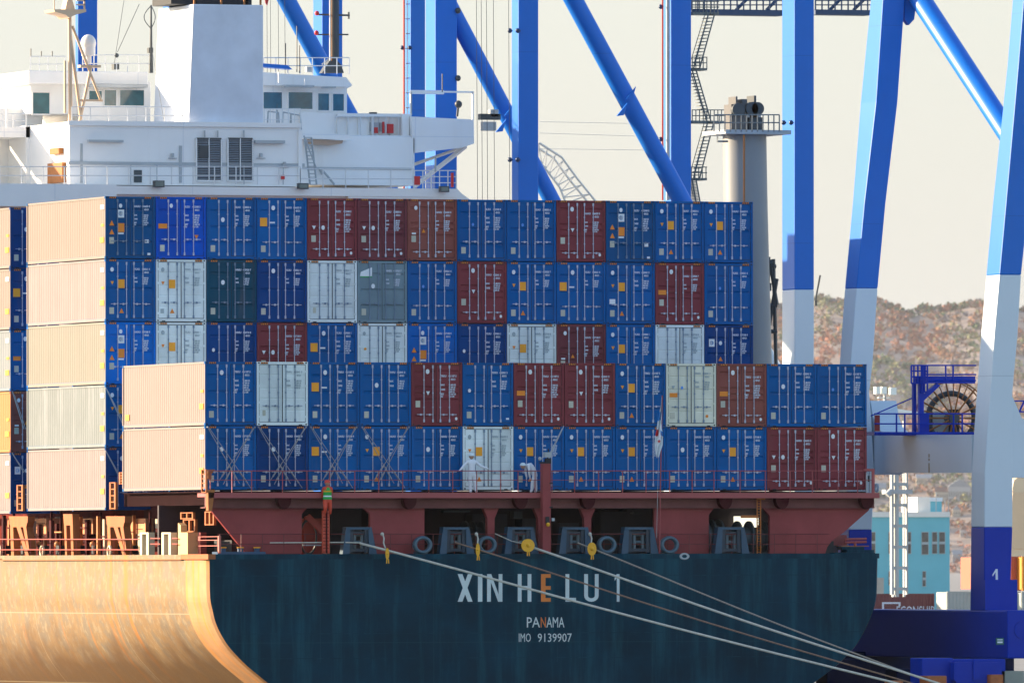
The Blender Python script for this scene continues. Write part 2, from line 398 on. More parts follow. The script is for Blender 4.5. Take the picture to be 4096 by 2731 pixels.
def bar_mesh(m, hl, rev=False):
    k = ('lbar', m.name, hl, rev)
    if k in cache: return cache[k]
    g = MB(); g.tube([(0, 0.005, 0.20), (0, 0.005, CH-0.16)], 0.02, 6)
    for z in (0.24, CH-0.20): g.box(-0.035, 0.035, -0.012, 0.034, z-0.07, z+0.07)
    for z in (0.85, 1.5, 2.1): g.box(-0.03, 0.03, -0.004, 0.034, z-0.03, z+0.03)
    s = -1 if rev else 1
    g.box(0.0, s*0.34, -0.022, -0.008, hl-0.014, hl+0.014); g.box(s*0.12, s*0.19, -0.012, 0.034, hl-0.05, hl+0.04)
    me = g.mesh('locking_bar', m); cache[k] = me; return me
def hazard_mesh():
    if 'hz' in cache: return cache['hz']
    g = MB()
    for x0 in (0.19, CW-0.53):
        g.box(x0, x0+0.34, 0.002, 0.011, CH-0.10, CH-0.022, 1)
        for i in range(4):
            x = x0+0.01+i*0.085; g.prism([(x, -.001, CH-0.098), (x+0.04, -.001, CH-0.098), (x+0.065, -.001, CH-0.024), (x+0.025, -.001, CH-0.024)], (0, .003, 0))
    me = [q.mesh('warning_strip', [sorange, rubber]) for q in g.pieces()]; cache['hz'] = me; return me
def circ(g, x, z, r, mi=0, sz=1.25):
    n = 14; g.prism([(x+r*math.cos(2*PI*i/n), 0.022, z+r*sz*math.sin(2*PI*i/n)) for i in range(n)], (0, .012, 0), mi)
def rect(g, x0, x1, z0, z1, mi=0, y=0.022): g.box(x0, x1, y, y+.012, z0, z1, mi)
def tri(g, x, z, r, up, mi=0):
    s = 1 if up else -1
    g.prism([(x-r, 0.022, z-s*r*.9), (x+r, 0.022, z-s*r*.9), (x, 0.022, z+s*r*1.1)], (0, .012, 0), mi)
T = lambda v: CH-v
def sticker_mesh(kind):
    k = ('st', kind)
    if k in cache: return cache[k]
    g = MB(); ms = [stag, swhite, samber, sorange, sblue, slight, sgreen, sgrey, rubber]
    tagz = {'M1': 1.75, 'M2': 1.75, 'M3': 1.72, 'O': 1.7, 'H': 1.9, 'MO': 1.72}.get(kind, 2.24)
    if kind not in ('W', 'WS'): rect(g, .20, .42, T(tagz+.30), T(tagz))
    if kind in ('S', 'SW', 'WS'):
        circ(g, .33, T(.48), .085, 7 if kind == 'WS' else 1); tri(g, .34, T(1.10), .08, False, 2 if kind != 'WS' else 3)
        rect(g, .63, .94, T(1.34), T(.94), 2); 
        if kind != 'SW': tri(g, .79, T(2.40), .11, True, 3)
        if kind == 'WS': rect(g, .22, .38, T(2.5), T(2.3), 7)
        if kind == 'SW': rect(g, .17, .46, T(1.95), T(1.72), 1); tri(g, .79, T(2.40), .11, True, 3)
    elif kind == 'Q': circ(g, .80, T(.48), .09, 1); rect(g, .15, .50, T(1.34), T(.94), 2); rect(g, .62, .88, T(1.20), T(1.13), 1)
    elif kind == 'C': circ(g, .80, T(1.05), .09, 1)
    elif kind == 'CT': circ(g, .80, T(.5), .09, 1)
    elif kind == 'CL': circ(g, .33, T(1.28), .07, 1); rect(g, 2.1, 2.24, T(2.6), T(2.52), 1)
    elif kind == 'D': circ(g, .78, T(1.18), .06, 5)
    elif kind == 'M1': tri(g, .33, T(1.38), .09, False, 1); circ(g, .78, T(1.38), .085, 1); circ(g, 2.16, T(2.56), .06, 1)
    elif kind == 'M2': circ(g, .78, T(.42), .09, 1); tri(g, .80, T(1.40), .09, False, 1); circ(g, 2.16, T(2.56), .06, 1)
    elif kind == 'M3': circ(g, .42, T(.42), .08, 1); tri(g, .80, T(1.5), .09, True, 3); rect(g, .22, .42, T(1.66), T(1.58), 1)
    elif kind == 'MO': circ(g, .80, T(.42), .09, 1); rect(g, .15, .55, T(1.5), T(1.28), 3); circ(g, 2.16, T(2.56), .06, 1)
    elif kind == 'O': rect(g, .15, .52, T(1.45), T(1.25), 3); circ(g, .75, T(.42), .09, 1); tri(g, 1.98, T(1.8), .08, False, 3)
    elif kind == 'WO': rect(g, .17, .55, T(1.55), T(1.36), 3); tri(g, .35, T(1.1), .08, False, 7); circ(g, .78, T(1.12), .06, 5); circ(g, 2.0, T(2.42), .07, 3, 1)
    elif kind == 'W1': circ(g, .38, T(1.2), .06, 2, 1); circ(g, .33, T(.48), .07, 7)
    elif kind == 'W': rect(g, .28, .42, T(2.45), T(2.2), 0)
    elif kind == 'G': 
        g.prism([(.12, .022, T(.72)), (.72, .022, T(.72)), (.72, .022, T(.30)), (.16, .022, T(.52))], (0, .012, 0), 1); rect(g, .14, .72, T(.78), T(.72), 6); circ(g, .77, T(1.18), .09, 1)
    elif kind == 'H':
        circ(g, .75, T(.44), .08, 1); rect(g, .60, .92, T(.99), T(.62), 1); circ(g, .76, T(.80), .10, 4, 1.1); rect(g, .60, .93, T(1.66), T(1.25), 3)
        rect(g, .62, .90, T(1.76), T(1.69), 1); tri(g, .32, T(1.25), .12, True, 3); tri(g, .32, T(1.66), .12, True, 3)
        rect(g, 1.93, 2.12, T(2.16), T(2.0), 1); rect(g, 2.06, 2.2, T(2.72), T(2.62), 1)
    elif kind == 'B': circ(g, .75, T(.42), .08, 1); rect(g, .12, .55, T(1.48), T(1.25), 3); tri(g, 1.98, T(1.86), .10, False, 3)
    elif kind == 'X': rect(g, .22, .50, T(1.02), T(.66), 1); circ(g, .36, T(.84), .09, 4, 1.1); circ(g, .80, T(.85), .08, 1); tri(g, .80, T(1.6), .1, True, 3)
    me = [q.mesh('sticker', ms) for q in g.pieces()]; cache[k] = me; return me
NUM = ['407733 6', '129084 1', '415920 7', '136655 0', '421187 5'] + ['422710 8', '130561 4', '412308 5', '412277 2', '137108 9', '422041 3', '218850 6']
PRE = ['SLZU', 'YLXU', 'HNSU', 'HAXU', 'TRKU'] + ['HNSU', 'YLXU', 'SLZU', 'TRKU', 'HAXU', 'YHVU', 'SLNU']
def marking_mesh(i, light, tall):
    k = ('mk', i % 12, light, tall)
    if k in cache: return cache[k]
    i = i % 12; it = []; y = .50 if not tall else .66
    it.append((PRE[i], 1.42, T(y), .085, .9)); it.append((NUM[i], 1.78, T(y), .085, .9)); it.append(('45G1', 1.90, T(y+.15), .085, .9))
    big = i % 3 == 1; hh = .078 if big else .062; st = .105 if big else .088
    code = it[:2]; typ = it[2:]; ca = []; cb = []; t0 = y+.40
    rows = (('MAX', '30 480 KG'), ('', '67 200 LB'), ('TARE', '3 940 KG'), ('', '8 690 LB'), ('NET', '26 540 KG'), ('CU', '76.3 CM'))
    for r, (a, b) in enumerate(rows[:4 if i % 4 == 2 else 6]):
        if a: ca.append((a, 1.38, T(t0+r*st), hh, .95))
        cb.append((b, 1.80, T(t0+r*st), hh, .72 if big else .80))
    me = [text_mesh(q, sgrey if light else swt) for q in (code, typ, ca, cb)]; cache[k] = me; return me
def container(name, colr, kind, loc, label, cat='container', group=None, side=None, idx=0, doors=True):
    r = empty(name, loc); tag(r, label, cat, group)
    light = colr in ('white', 'cream')
    style = 'w' if light else 'b' if colr in ('maroon', 'plum', 'brown') else 'a'
    child('body', body_mesh(colr), r)
    if side:
        child('side_panel', side_mesh(SUN_SIDE[side]), r, label='port side panel painted pale and warm as if sunlit')
        if 'sl' not in cache:
            L_ = []
            for (yy, z0, z1, dy, m_) in ((.28, .75, 1.0, .55, samber), (.28, 1.5, 1.62, .4, samber), (.25, 2.3, 2.5, .5, swhite), (11.2, .35, .62, .55, samber)): q = MB(); q.box(-.004, .026, yy, yy+dy, z0, z1); L_.append(q.mesh('side_sticker', m_))
            cache['sl'] = L_
        for q_ in range(4):
            if (idx+q_) % 3 or q_ == 0: child('side_sticker', cache['sl'][q_], r)
    else: child('side_panel', side_mesh(MC[colr]), r)
    gm = galvd if (light or colr in ('teal', 'grey', 'dusky')) else galv
    hl = .92 if style == 'a' else .42+.1 if style == 'b' else .9
    for right in (False, True):
        d = child('door', door_mesh(colr, style, right), r)
        for x, rev in (((.60, True), (1.03, True)) if not right else ((1.39, False), (1.83, False))):
            child('locking_bar', bar_mesh(gm, hl if idx % 3 else hl-.1, rev), d, (x, 0, 0))
        if not right: [child('sticker', q, d) for q in sticker_mesh(kind)]
        else: [child('marking', q, d, (0, 0.024, 0)) for q in marking_mesh(idx, light, style == 'b')]
    for q in hazard_mesh(): child('warning_strip', q, r)
    return r
CN = {'blue': 'blue', 'royal': 'royal blue', 'bright': 'bright blue', 'navy': 'dark navy', 'teal': 'teal blue', 'dusky': 'dusty blue-grey', 'maroon': 'maroon', 'plum': 'dusty maroon',
      'brown': 'red-brown', 'white': 'white', 'cream': 'cream', 'grey': 'grey-green'}
KN = {'S': 'orange square and triangles', 'SW': 'orange square and white label', 'WS': 'orange square', 'Q': 'orange square far left', 'C': 'low white disc', 'CT': 'high white disc',
      'CL': 'disc at left', 'D': 'light blue dot', 'M1': 'triangle beside disc', 'M2': 'disc above triangle', 'M3': 'small orange triangle', 'MO': 'orange plate', 'O': 'orange plate', 'WO': 'orange plate',
      'W1': 'tiny orange dot', 'W': 'plain doors', 'G': 'white green label', 'H': 'hazard diamonds', 'B': 'orange plate', 'X': 'blue-white square'}
ORD = ['first', 'second', 'third', 'fourth', 'fifth', 'sixth', 'seventh', 'eighth', 'ninth', 'tenth', 'eleventh', 'twelfth', 'thirteenth']
FWD = [
 ['teal H', 'royal B', 'blue C', 'blue Q', 'maroon M1', 'plum M1', 'brown M3', 'blue D', 'blue D', 'maroon M2', 'teal H', 'blue S', 'blue S'],
 ['blue S', 'white WS', 'dusky C', 'navy CT', 'white W', 'grey G', 'blue D', 'maroon M2', 'blue S', 'blue Q', 'blue SW', 'maroon MO', 'blue D'],
 ['bright H', 'white WS', 'navy CL', 'maroon M1', 'blue Q', 'white W1', 'bright H', 'navy CL', 'white WS', 'plum M3', 'blue S', 'white W', 'navy X']]
FWD4 = ['blue S', 'blue CT']; FWD5 = ['navy CT', 'blue C']
AFT = [
 ['blue CT', 'white W', 'blue Q', 'blue C', 'maroon M2', 'blue CL', 'maroon MO', 'maroon M2', 'blue S', 'cream WO', 'brown MO', 'blue C', 'blue D'],
 ['blue C', 'navy C', 'blue Q', 'blue S', 'blue C', 'white WS', 'blue S', 'blue S', 'blue S', 'blue C', 'blue S', 'maroon M1', 'maroon M2']]
THIRD = ['navy C', 'navy Q', 'blue O', 'brown M3', 'navy X']
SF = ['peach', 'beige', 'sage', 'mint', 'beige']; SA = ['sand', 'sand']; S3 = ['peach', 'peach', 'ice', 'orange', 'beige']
tiern = ['top', 'second', 'third', 'fourth', 'bottom']
n = 0
for t, row in enumerate(FWD+[FWD4, FWD5]):
    for c, s in enumerate(row):
        a, k = s.split(); n += 1
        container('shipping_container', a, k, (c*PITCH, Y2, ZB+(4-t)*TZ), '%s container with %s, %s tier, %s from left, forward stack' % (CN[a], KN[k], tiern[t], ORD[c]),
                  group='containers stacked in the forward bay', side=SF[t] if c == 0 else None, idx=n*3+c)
for t, row in enumerate(AFT):
    for c, s in enumerate(row):
        a, k = s.split(); n += 1
        container('shipping_container', a, k, (c*PITCH, 0, ZN+(1-t)*TZ), '%s container with %s, %s tier, %s from left, stern stack' % (CN[a], KN[k], ('upper', 'lower')[t], ORD[c]),
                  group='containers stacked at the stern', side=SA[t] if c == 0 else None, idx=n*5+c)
for t, s in enumerate(THIRD):
    a, k = s.split(); n += 1
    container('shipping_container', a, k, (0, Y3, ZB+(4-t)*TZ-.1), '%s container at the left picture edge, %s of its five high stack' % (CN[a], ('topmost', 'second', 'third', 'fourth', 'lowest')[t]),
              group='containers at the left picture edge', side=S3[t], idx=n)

# ================================================================== SHIP
ship = empty('container_ship', (16, 40, 12.5))
tag(ship, 'large container ship seen from astern with a dark teal transom', 'ship')
def sbuild(mb, name, m, parent=ship, label=None, bevel=0):
    for q in mb.pieces():
        o = q.build(name, m, parent, label, bevel)
        o.matrix_parent_inverse = Matrix.Translation(-Vector(ship.location)) if parent is ship else Matrix.Identity(4)
    return o
# hull: loft of sections
TY = -1.0
tl = [(481, 1273), (481.5, 1320), (482.5, 1371), (488, 1400), (495, 1428), (507, 1455), (524, 1482), (544, 1505), (565, 1526), (590, 1547), (616, 1568), (660, 1600), (740, 1640), (900, 1690)]
tr = [(2014.5, 1275), (2013.5, 1320), (2012, 1366), (2005, 1400), (1993, 1431), (1980, 1457), (1964, 1483), (1942, 1507), (1918, 1530), (1893, 1549), (1867, 1568), (1820, 1600), (1740, 1640), (1590, 1690)]
def crom(P, n=3):
    out = []
    for i in range(len(P)-1):
        p0, p1, p2, p3 = P[max(i-1, 0)], P[i], P[i+1], P[min(i+2, len(P)-1)]
        for j in range(n):
            t = j/n; out.append(tuple(.5*(2*p1[c]+(p2[c]-p0[c])*t+(2*p0[c]-5*p1[c]+4*p2[c]-p3[c])*t*t+(3*p1[c]-p0[c]-3*p2[c]+p3[c])*t**3) for c in (0, 1)))
    return out+[P[-1]]
tl, tr = crom(tl), crom(tr)
sec0 = [at(x, y, TY) for x, y in tl]+[at(x, y, TY) for x, y in reversed(tr)]
ZT = 12.58
def section(Y, grow):       # fuller as it goes forward
    out = []; n_ = len(sec0)
    for i, p in enumerate(sec0):
        side = -1 if i < n_/2 else 1
        zz = p.z; full = -0.25 if side < 0 else 32.4
        b = min(1, grow*(0.25+0.75*max(0, (zz-3)/9.6)**0.7)) if zz > 3 else grow*.25
        x = p.x+(full-p.x)*b
        out.append(Vector((x, Y, zz-(0 if zz > 6 else grow*1.2))))
    return out
secs = [sec0]
def inset(sec, dx, Y):
    return [Vector((p.x+(-dx if i < len(sec)/2 else dx), Y, p.z)) for i, p in enumerate(sec)]
secs = [sec0, inset(sec0, .10, TY+.18), inset(sec0, .16, TY+.7)]
for Y, gr in ((2, .05), (5, .12), (9, .25), (14, .42), (20, .6), (28, .8), (38, .95), (60, 1), (140, 1)):
    s_ = section(Y, gr); secs.append([Vector((min(p.x, sec0[i].x-.16) if i < len(sec0)/2 else max(p.x, sec0[i].x+.16), p.y, p.z)) for i, p in enumerate(s_)])
g = MB(); m_ = len(sec0)
g.add(sec0, [list(range(m_-1, -1, -1))], 0)
vs = [p for s_ in secs for p in s_]
o0 = len(g.v); g.v += [tuple(p) for p in vs]
for i in range(len(secs)-1):
    for j in range(m_-1):
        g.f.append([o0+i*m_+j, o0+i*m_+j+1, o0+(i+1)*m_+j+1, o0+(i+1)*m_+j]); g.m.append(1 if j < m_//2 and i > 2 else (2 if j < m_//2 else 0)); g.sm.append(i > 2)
hull_t = mat('hull_teal', (0.0006, 0.036, 0.062), 0.45, 0.40, streak=0.5, scol=(0.014, 0.11, 0.145), sc=0.55, thr=0.48, spec=0.08)
# topsides: warm sun glare on the teal painted as tan, plus scuffs and rust
hs_ = mat('hull_side_sunlit_scuffed', (0.25, 0.155, 0.07), 0.5, 0.16, streak=0.15, scol=(0.33, 0.22, 0.12), sc=0.8, thr=0.47, xs=.04, spec=.26)
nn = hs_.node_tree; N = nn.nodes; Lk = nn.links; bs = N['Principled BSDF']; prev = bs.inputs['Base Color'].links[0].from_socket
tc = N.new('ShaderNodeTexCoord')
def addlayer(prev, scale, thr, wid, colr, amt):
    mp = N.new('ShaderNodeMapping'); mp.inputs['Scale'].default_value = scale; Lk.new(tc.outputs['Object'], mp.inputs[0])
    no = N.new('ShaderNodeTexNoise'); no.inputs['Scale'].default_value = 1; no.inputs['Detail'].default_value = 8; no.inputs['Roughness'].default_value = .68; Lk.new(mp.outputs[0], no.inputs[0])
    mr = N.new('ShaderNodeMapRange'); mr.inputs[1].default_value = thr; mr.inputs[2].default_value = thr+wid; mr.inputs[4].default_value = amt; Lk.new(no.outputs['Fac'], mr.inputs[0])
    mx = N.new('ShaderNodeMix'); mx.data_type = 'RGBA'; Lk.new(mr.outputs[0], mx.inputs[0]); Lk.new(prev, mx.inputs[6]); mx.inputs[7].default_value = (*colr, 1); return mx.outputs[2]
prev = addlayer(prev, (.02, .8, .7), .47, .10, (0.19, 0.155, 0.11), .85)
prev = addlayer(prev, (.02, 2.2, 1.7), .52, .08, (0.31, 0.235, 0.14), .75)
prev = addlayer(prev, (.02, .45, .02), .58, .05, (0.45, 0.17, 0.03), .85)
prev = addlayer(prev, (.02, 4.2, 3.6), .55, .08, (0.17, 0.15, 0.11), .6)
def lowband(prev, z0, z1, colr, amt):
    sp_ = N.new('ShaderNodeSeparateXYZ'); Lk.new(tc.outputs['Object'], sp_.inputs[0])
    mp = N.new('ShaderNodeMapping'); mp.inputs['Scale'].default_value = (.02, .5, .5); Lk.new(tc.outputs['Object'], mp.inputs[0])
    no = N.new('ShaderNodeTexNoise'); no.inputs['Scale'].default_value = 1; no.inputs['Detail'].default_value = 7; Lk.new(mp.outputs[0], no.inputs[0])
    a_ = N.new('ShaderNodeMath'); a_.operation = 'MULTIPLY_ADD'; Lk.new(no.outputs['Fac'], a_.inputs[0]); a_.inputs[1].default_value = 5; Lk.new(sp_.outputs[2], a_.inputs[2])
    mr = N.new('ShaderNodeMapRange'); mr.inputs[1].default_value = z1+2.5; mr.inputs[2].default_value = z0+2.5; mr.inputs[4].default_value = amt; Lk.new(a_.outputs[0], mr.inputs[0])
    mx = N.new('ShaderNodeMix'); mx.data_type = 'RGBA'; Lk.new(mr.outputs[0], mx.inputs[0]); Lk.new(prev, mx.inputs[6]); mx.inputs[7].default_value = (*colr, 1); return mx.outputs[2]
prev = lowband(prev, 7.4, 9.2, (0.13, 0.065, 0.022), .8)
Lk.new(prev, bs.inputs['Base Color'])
def seams(m, stepz, axis, stepv, colr, amt):
    nn = m.node_tree; N = nn.nodes; Lk = nn.links; b = N['Principled BSDF']; prev = b.inputs['Base Color'].links[0].from_socket
    tc = N.new('ShaderNodeTexCoord'); sp_ = N.new('ShaderNodeSeparateXYZ'); Lk.new(tc.outputs['Object'], sp_.inputs[0]); fs_ = []
    for ax_, st in ((2, stepz), (axis, stepv)):
        if not st: continue
        q = N.new('ShaderNodeMath'); q.operation = 'PINGPONG'; q.inputs[1].default_value = st; Lk.new(sp_.outputs[ax_], q.inputs[0])
        c = N.new('ShaderNodeMath'); c.operation = 'LESS_THAN'; c.inputs[1].default_value = 0.022; Lk.new(q.outputs[0], c.inputs[0]); fs_.append(c.outputs[0])
    f = fs_[0]
    if len(fs_) > 1: mxx = N.new('ShaderNodeMath'); mxx.operation = 'MAXIMUM'; Lk.new(fs_[0], mxx.inputs[0]); Lk.new(fs_[1], mxx.inputs[1]); f = mxx.outputs[0]
    am = N.new('ShaderNodeMath'); am.operation = 'MULTIPLY'; am.inputs[1].default_value = amt; Lk.new(f, am.inputs[0])
    mx = N.new('ShaderNodeMix'); mx.data_type = 'RGBA'; Lk.new(am.outputs[0], mx.inputs[0]); Lk.new(prev, mx.inputs[6]); mx.inputs[7].default_value = (*colr, 1); Lk.new(mx.outputs[2], b.inputs['Base Color'])
hs2 = mat('hull_corner_rust', (0.44, 0.24, 0.12), 0.55, 0.2, streak=0.8, scol=(0.62, 0.24, 0.03), sc=1.0, thr=0.5, spec=.15, xs=.04)
seams(crblue, 4.7, 0, 0, (.001, .11, .45), .5); seams(hull_t, 2.15, 0, 5.3, (0.01, 0.07, 0.09), .5); seams(hs_, 1.65, 1, 6.3, (0.40, 0.33, 0.22), .6); seams(crwhite, 5.2, 0, 0, (.42, .5, .56), .6); seams(white, 2.4, 0, 3.6, (.60, .63, .68), .5)
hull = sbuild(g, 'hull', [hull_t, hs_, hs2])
# weld seams on transom
g = MB()
for y in (1322, 1386, 1455, 1512):
    xa = 485 if y < 1400 else 520 if y < 1470 else 560; xb = 2008 if y < 1400 else 1975 if y < 1470 else 1925
    a = at(xa, y, TY); b = at(xb, y, TY); g.box(a.x, b.x, TY-.006, TY+.02, a.z-.012, a.z+.012)
for x in (735, 1010, 1280, 1560, 1800): 
    a = at(x, 1276, TY); b = at(x, 1520, TY); g.box(a.x, a.x+.02, TY-.005, TY+.02, b.z, a.z)
g2 = MB()
for z in (10.9, 8.9, 6.6): g2.box(-.425, -.35, 0.5, 34, z, z+.03)
sbuild(g, 'weld_seam', hull_t)
# deck, rim
g = MB(); g.box(-.1, 32.3, TY+.2, 140, ZT-.35, ZT-.12); sbuild(g, 'main_deck', redd)
g = MB(); a = at(490, 1272, TY); g.box(a.x-.1, 32.35, TY-.03, TY+.2, ZT-.20, ZT+.03); sbuild(g, 'transom_rim', hull_t)
g = MB(); g.sb(0, 415, 1283, 1287, -.42, .2); g.sb(-900, -1, 1283, 1287, -.42, .2); g.sb(415, 478, 1272, 1284, -.42, .35); sbuild(g, 'gunwale', orng)
# lettering on the transom
def stroke_poly(g, pts, Y): g.prism([at(x, y, Y) for x, y in pts], (0, .02, 0))
LY = TY-.02
def letter(g, ch, x0, x1, y0, y1, w=8.5):
    R = lambda a, b, c, d: stroke_poly(g, [(a, c), (b, c), (b, d), (a, d)], LY)
    if ch == 'I': R(x0, x1, y0, y1)
    if ch == 'H': R(x0, x0+w, y0, y1); R(x1-w, x1, y0, y1); R(x0+w, x1-w, (y0+y1)/2-4.5, (y0+y1)/2+4.5)
    if ch == 'L': R(x0, x0+w, y0, y1); R(x0+w, x1, y1-9, y1)
    if ch == 'E': R(x0, x0+w+1, y0, y1); [R(x0+w+1, x1, q, q+8.5) for q in (y0, (y0+y1)/2-4.2, y1-8.5)]
    if ch == 'X': stroke_poly(g, [(x0, y0), (x0+w*1.25, y0), (x1, y1), (x1-w*1.25, y1)], LY); stroke_poly(g, [(x1-w*1.25, y0), (x1, y0), (x0+w*1.25, y1), (x0, y1)], LY-.003)
    if ch == 'N': R(x0, x0+w, y0, y1); R(x1-w, x1, y0, y1); stroke_poly(g, [(x0+w, y0), (x0+w+.8, y0), (x1-w, y1-16), (x1-w, y1), (x1-w-1, y1), (x0+w, y0+18)], LY)
    if ch == 'U':
        R(x0, x0+w, y0, y1-14); R(x1-w, x1, y0, y1-14)
        cx = (x0+x1)/2; rx = (x1-x0)/2
        P_ = [(cx-rx*math.cos(PI*i/10), y1-14+14*math.sin(PI*i/10)) for i in range(11)]; Q_ = [(cx-(rx-w)*math.cos(PI*i/10), y1-14+6*math.sin(PI*i/10)) for i in range(11)]
        for i in range(10): stroke_poly(g, [P_[i], Q_[i], Q_[i+1], P_[i+1]], LY)
    if ch == '1': R(x1-w*.72, x1, y0, y1); stroke_poly(g, [(x1-w*.72, y0), (x1-w*.72, y0+9), (x0, y0+15), (x0, y0+9)], LY)
g = MB()
for ch, x0, x1 in (('X', 1051.5, 1085.5), ('I', 1098, 1108), ('N', 1119, 1154), ('H', 1189.5, 1220.5), ('L', 1299, 1323), ('U', 1342, 1375), ('1', 1412, 1423)):
    letter(g, ch, x0, x1, 1317.5, 1381)
sbuild(g, 'ship_name', letterw, label='large white letters XIN H LU 1 on the transom')
g = MB(); letter(g, 'E', 1243, 1265, 1317.5, 1381, 9); sbuild(g, 'ship_name_letter', lettero, label='orange letter E of the ship name')
def sc_text(st, x0, x1, y0, y1, m, name, label, parts=None):
    a = at(x0, y1, TY); b = at(x1, y0, TY); h = b.z-a.z
    me = text_mesh([(st, 0, 0, h, 1)], m, name); wv = max(v.co.x for v in me.vertices); mn = min(v.co.x for v in me.vertices)
    s = (b.x-a.x)/(wv-mn)
    for v in me.vertices: v.co.x = (v.co.x-mn)*s
    o = bpy.data.objects.new(name, me); col.objects.link(o); o.parent = ship; o.location = Vector((a.x, TY-.012, a.z))-Vector(ship.location); o['label'] = label
    sm_ = o.modifiers.new('t', 'SOLIDIFY'); sm_.thickness = .015; sm_.offset = 0
sc_text('PA', 1210, 1240, 1415, 1440, letterw, 'home_port', 'white letters PA of the home port PANAMA')
sc_text('N', 1242, 1253.5, 1415, 1440, lettero, 'home_port', 'orange letter N of the home port PANAMA')
sc_text('AMA', 1255, 1296, 1415, 1440, letterw, 'home_port', 'white letters AMA of the home port PANAMA')
sc_text('IMO', 1191.5, 1219, 1452.5, 1473, letterw, 'registration_number', 'white letters IMO under the home port')
sc_text('9139907', 1235, 1313, 1452.5, 1473, letterw, 'registration_number', 'white number 9139907 under the home port')

# ---- aft deckhouse wall under the catwalk
PY = -.40
g = MB()
g.poly([(478, 1163), (850, 1163), (850, 1166), (706, 1166), (693, 1180), (693, 1271), (566, 1271)], PY, .22)
g.poly([(835, 1166), (975, 1166), (975, 1271), (850, 1271), (850, 1180)], PY, .22)
g.poly([(1503, 1166), (1640, 1166), (1628, 1182), (1628, 1271), (1503, 1271)], PY, .22)
g.poly([(1752, 1166), (1998, 1166), (1995, 1172), (1938, 1222), (1912, 1240), (1900, 1256), (1895, 1272), (1768, 1272), (1768, 1184)], PY, .22)
for x, w in ((1128, 8), (1243, 7), (1350, 8)):
    g.poly([(x-w-10, 1166), (x+w+10, 1166), (x+w, 1190), (x+w, 1271), (x-w, 1271), (x-w, 1190)], PY, .3)
sbuild(g, 'deckhouse_wall', red)
g = MB()
a = at(474, 1163, -.55); b = at(2008, 1163, -.55)
zt = at(1200, 1141, -.55).z; zb_ = at(1200, 1164, -.55).z; zc = at(1200, 1132, -1.0).z
g.box(a.x, b.x, -.55, -.3, zb_, zt)                       # girder
g.box(a.x-.1, b.x, -.62, 0.0, zb_-.05, zb_)
red_girder = sbuild(g, 'girder', mat('girder_red', (0.20, 0.07, 0.066), 0.5, 0.25, streak=.4, scol=(.12, .045, .04), spec=.2))
g = MB(); g.box(a.x-.05, b.x+.05, -1.05, 0.6, zt, zc-.003); g.box(a.x-.05, b.x+.05, -1.10, -1.05, zt-.05, zc+.02)
sbuild(g, 'catwalk', redl)
g = MB()
for x in (647, 935, 1190, 1345, 1485+175, 1790, 1875+110):
    for i in range(1):
        p = at(x, 1141, -.56); n_ = 10; rr = .32
        pts = [(p.x-rr, -.57, zt)]+[(p.x-rr*math.cos(PI*j/n_), -.57, zt-.55*math.sin(PI*j/n_)**.8) for j in range(1, n_)]+[(p.x+rr, -.57, zt)]
        g.prism(pts, (0, -.42, 0))
sbuild(g, 'bracket', redd)
g = MB(); y_ = -.43
for x, y in ((1020-345+300, 0),): pass
for q in ((1570, 1560, 1175, 1203), (1600, 1610, 1175, 1200)): pass
# railing of the catwalk
g = MB(); ry = -1.02
xs = [483, 533, 578, 649, 705, 757, 815, 870, 925, 985, 1040, 1095, 1150, 1190, 1229, 1268, 1320, 1375, 1430, 1484, 1538, 1590, 1640, 1700, 1758, 1815, 1866, 1925, 1970, 2003]
for z_, r in ((1081, .022), (1102, .014)):
    g.tube([at(478, z_, ry), at(2006, z_, ry)], r, 5)
for x in xs: g.tube([at(x, 1133, ry), at(x, 1080, ry)], .024, 5)
sbuild(g, 'catwalk_railing', redl)
g = MB()
g.fb(1985, 2009, 1076, 1081, -1.05, .1); g.fb(2004, 2009, 1081, 1132, -1.05, .1); g.fb(1990, 1993, 1084, 1130, -1.0, .08, 1); g.fb(1998, 2001, 1084, 1130, -1.0, .08, 1); g.fb(1994, 1998, 1092, 1106, -.98, .05, 2)
sbuild(g, 'railing_gate', [redl, lgrey, ship_dark])
# corner frame at port end of the catwalk
g = MB()
p0 = at(474, 1078, -1.0); p1 = at(474, 1130, -1.0)
for yy in (-1.0, -.35): g.box(p0.x-.03, p0.x+.05, yy-.04, yy+.04, p1.z, p0.z)
for i in range(6): z_ = p1.z+(p0.z-p1.z)*i/5; g.box(p0.x-.03, p0.x+.04, -.97, -.35, z_-.02, z_+.02)
g.poly([(478, 1078), (494, 1078), (486, 1088), (486, 1100), (478, 1100)], -1.0, .06)
sbuild(g, 'end_frame', orng)
g = MB(); a_ = at(476, 1142, -1.0); g.prism([(a_.x, -1.1, a_.z+.35), (a_.x+.32, -1.1, a_.z+.35), (a_.x+.2, -1.1, a_.z-.6), (a_.x+.02, -1.1, a_.z-.6)], (0, .35, 0)); sbuild(g, 'end_bracket', orng)
# poop deck rail along the transom
g = MB()
for z_ in (1226, 1249): g.tube([at(500, z_, -.85), at(1905, z_, -.85)], .018, 5)
for x in range(505, 1900, 49): g.tube([at(x, 1272, -.85), at(x, 1226, -.85)], .018, 5)
sbuild(g, 'deck_railing', mat('rail_dark_red', (.16, .03, .03), .5, .1))
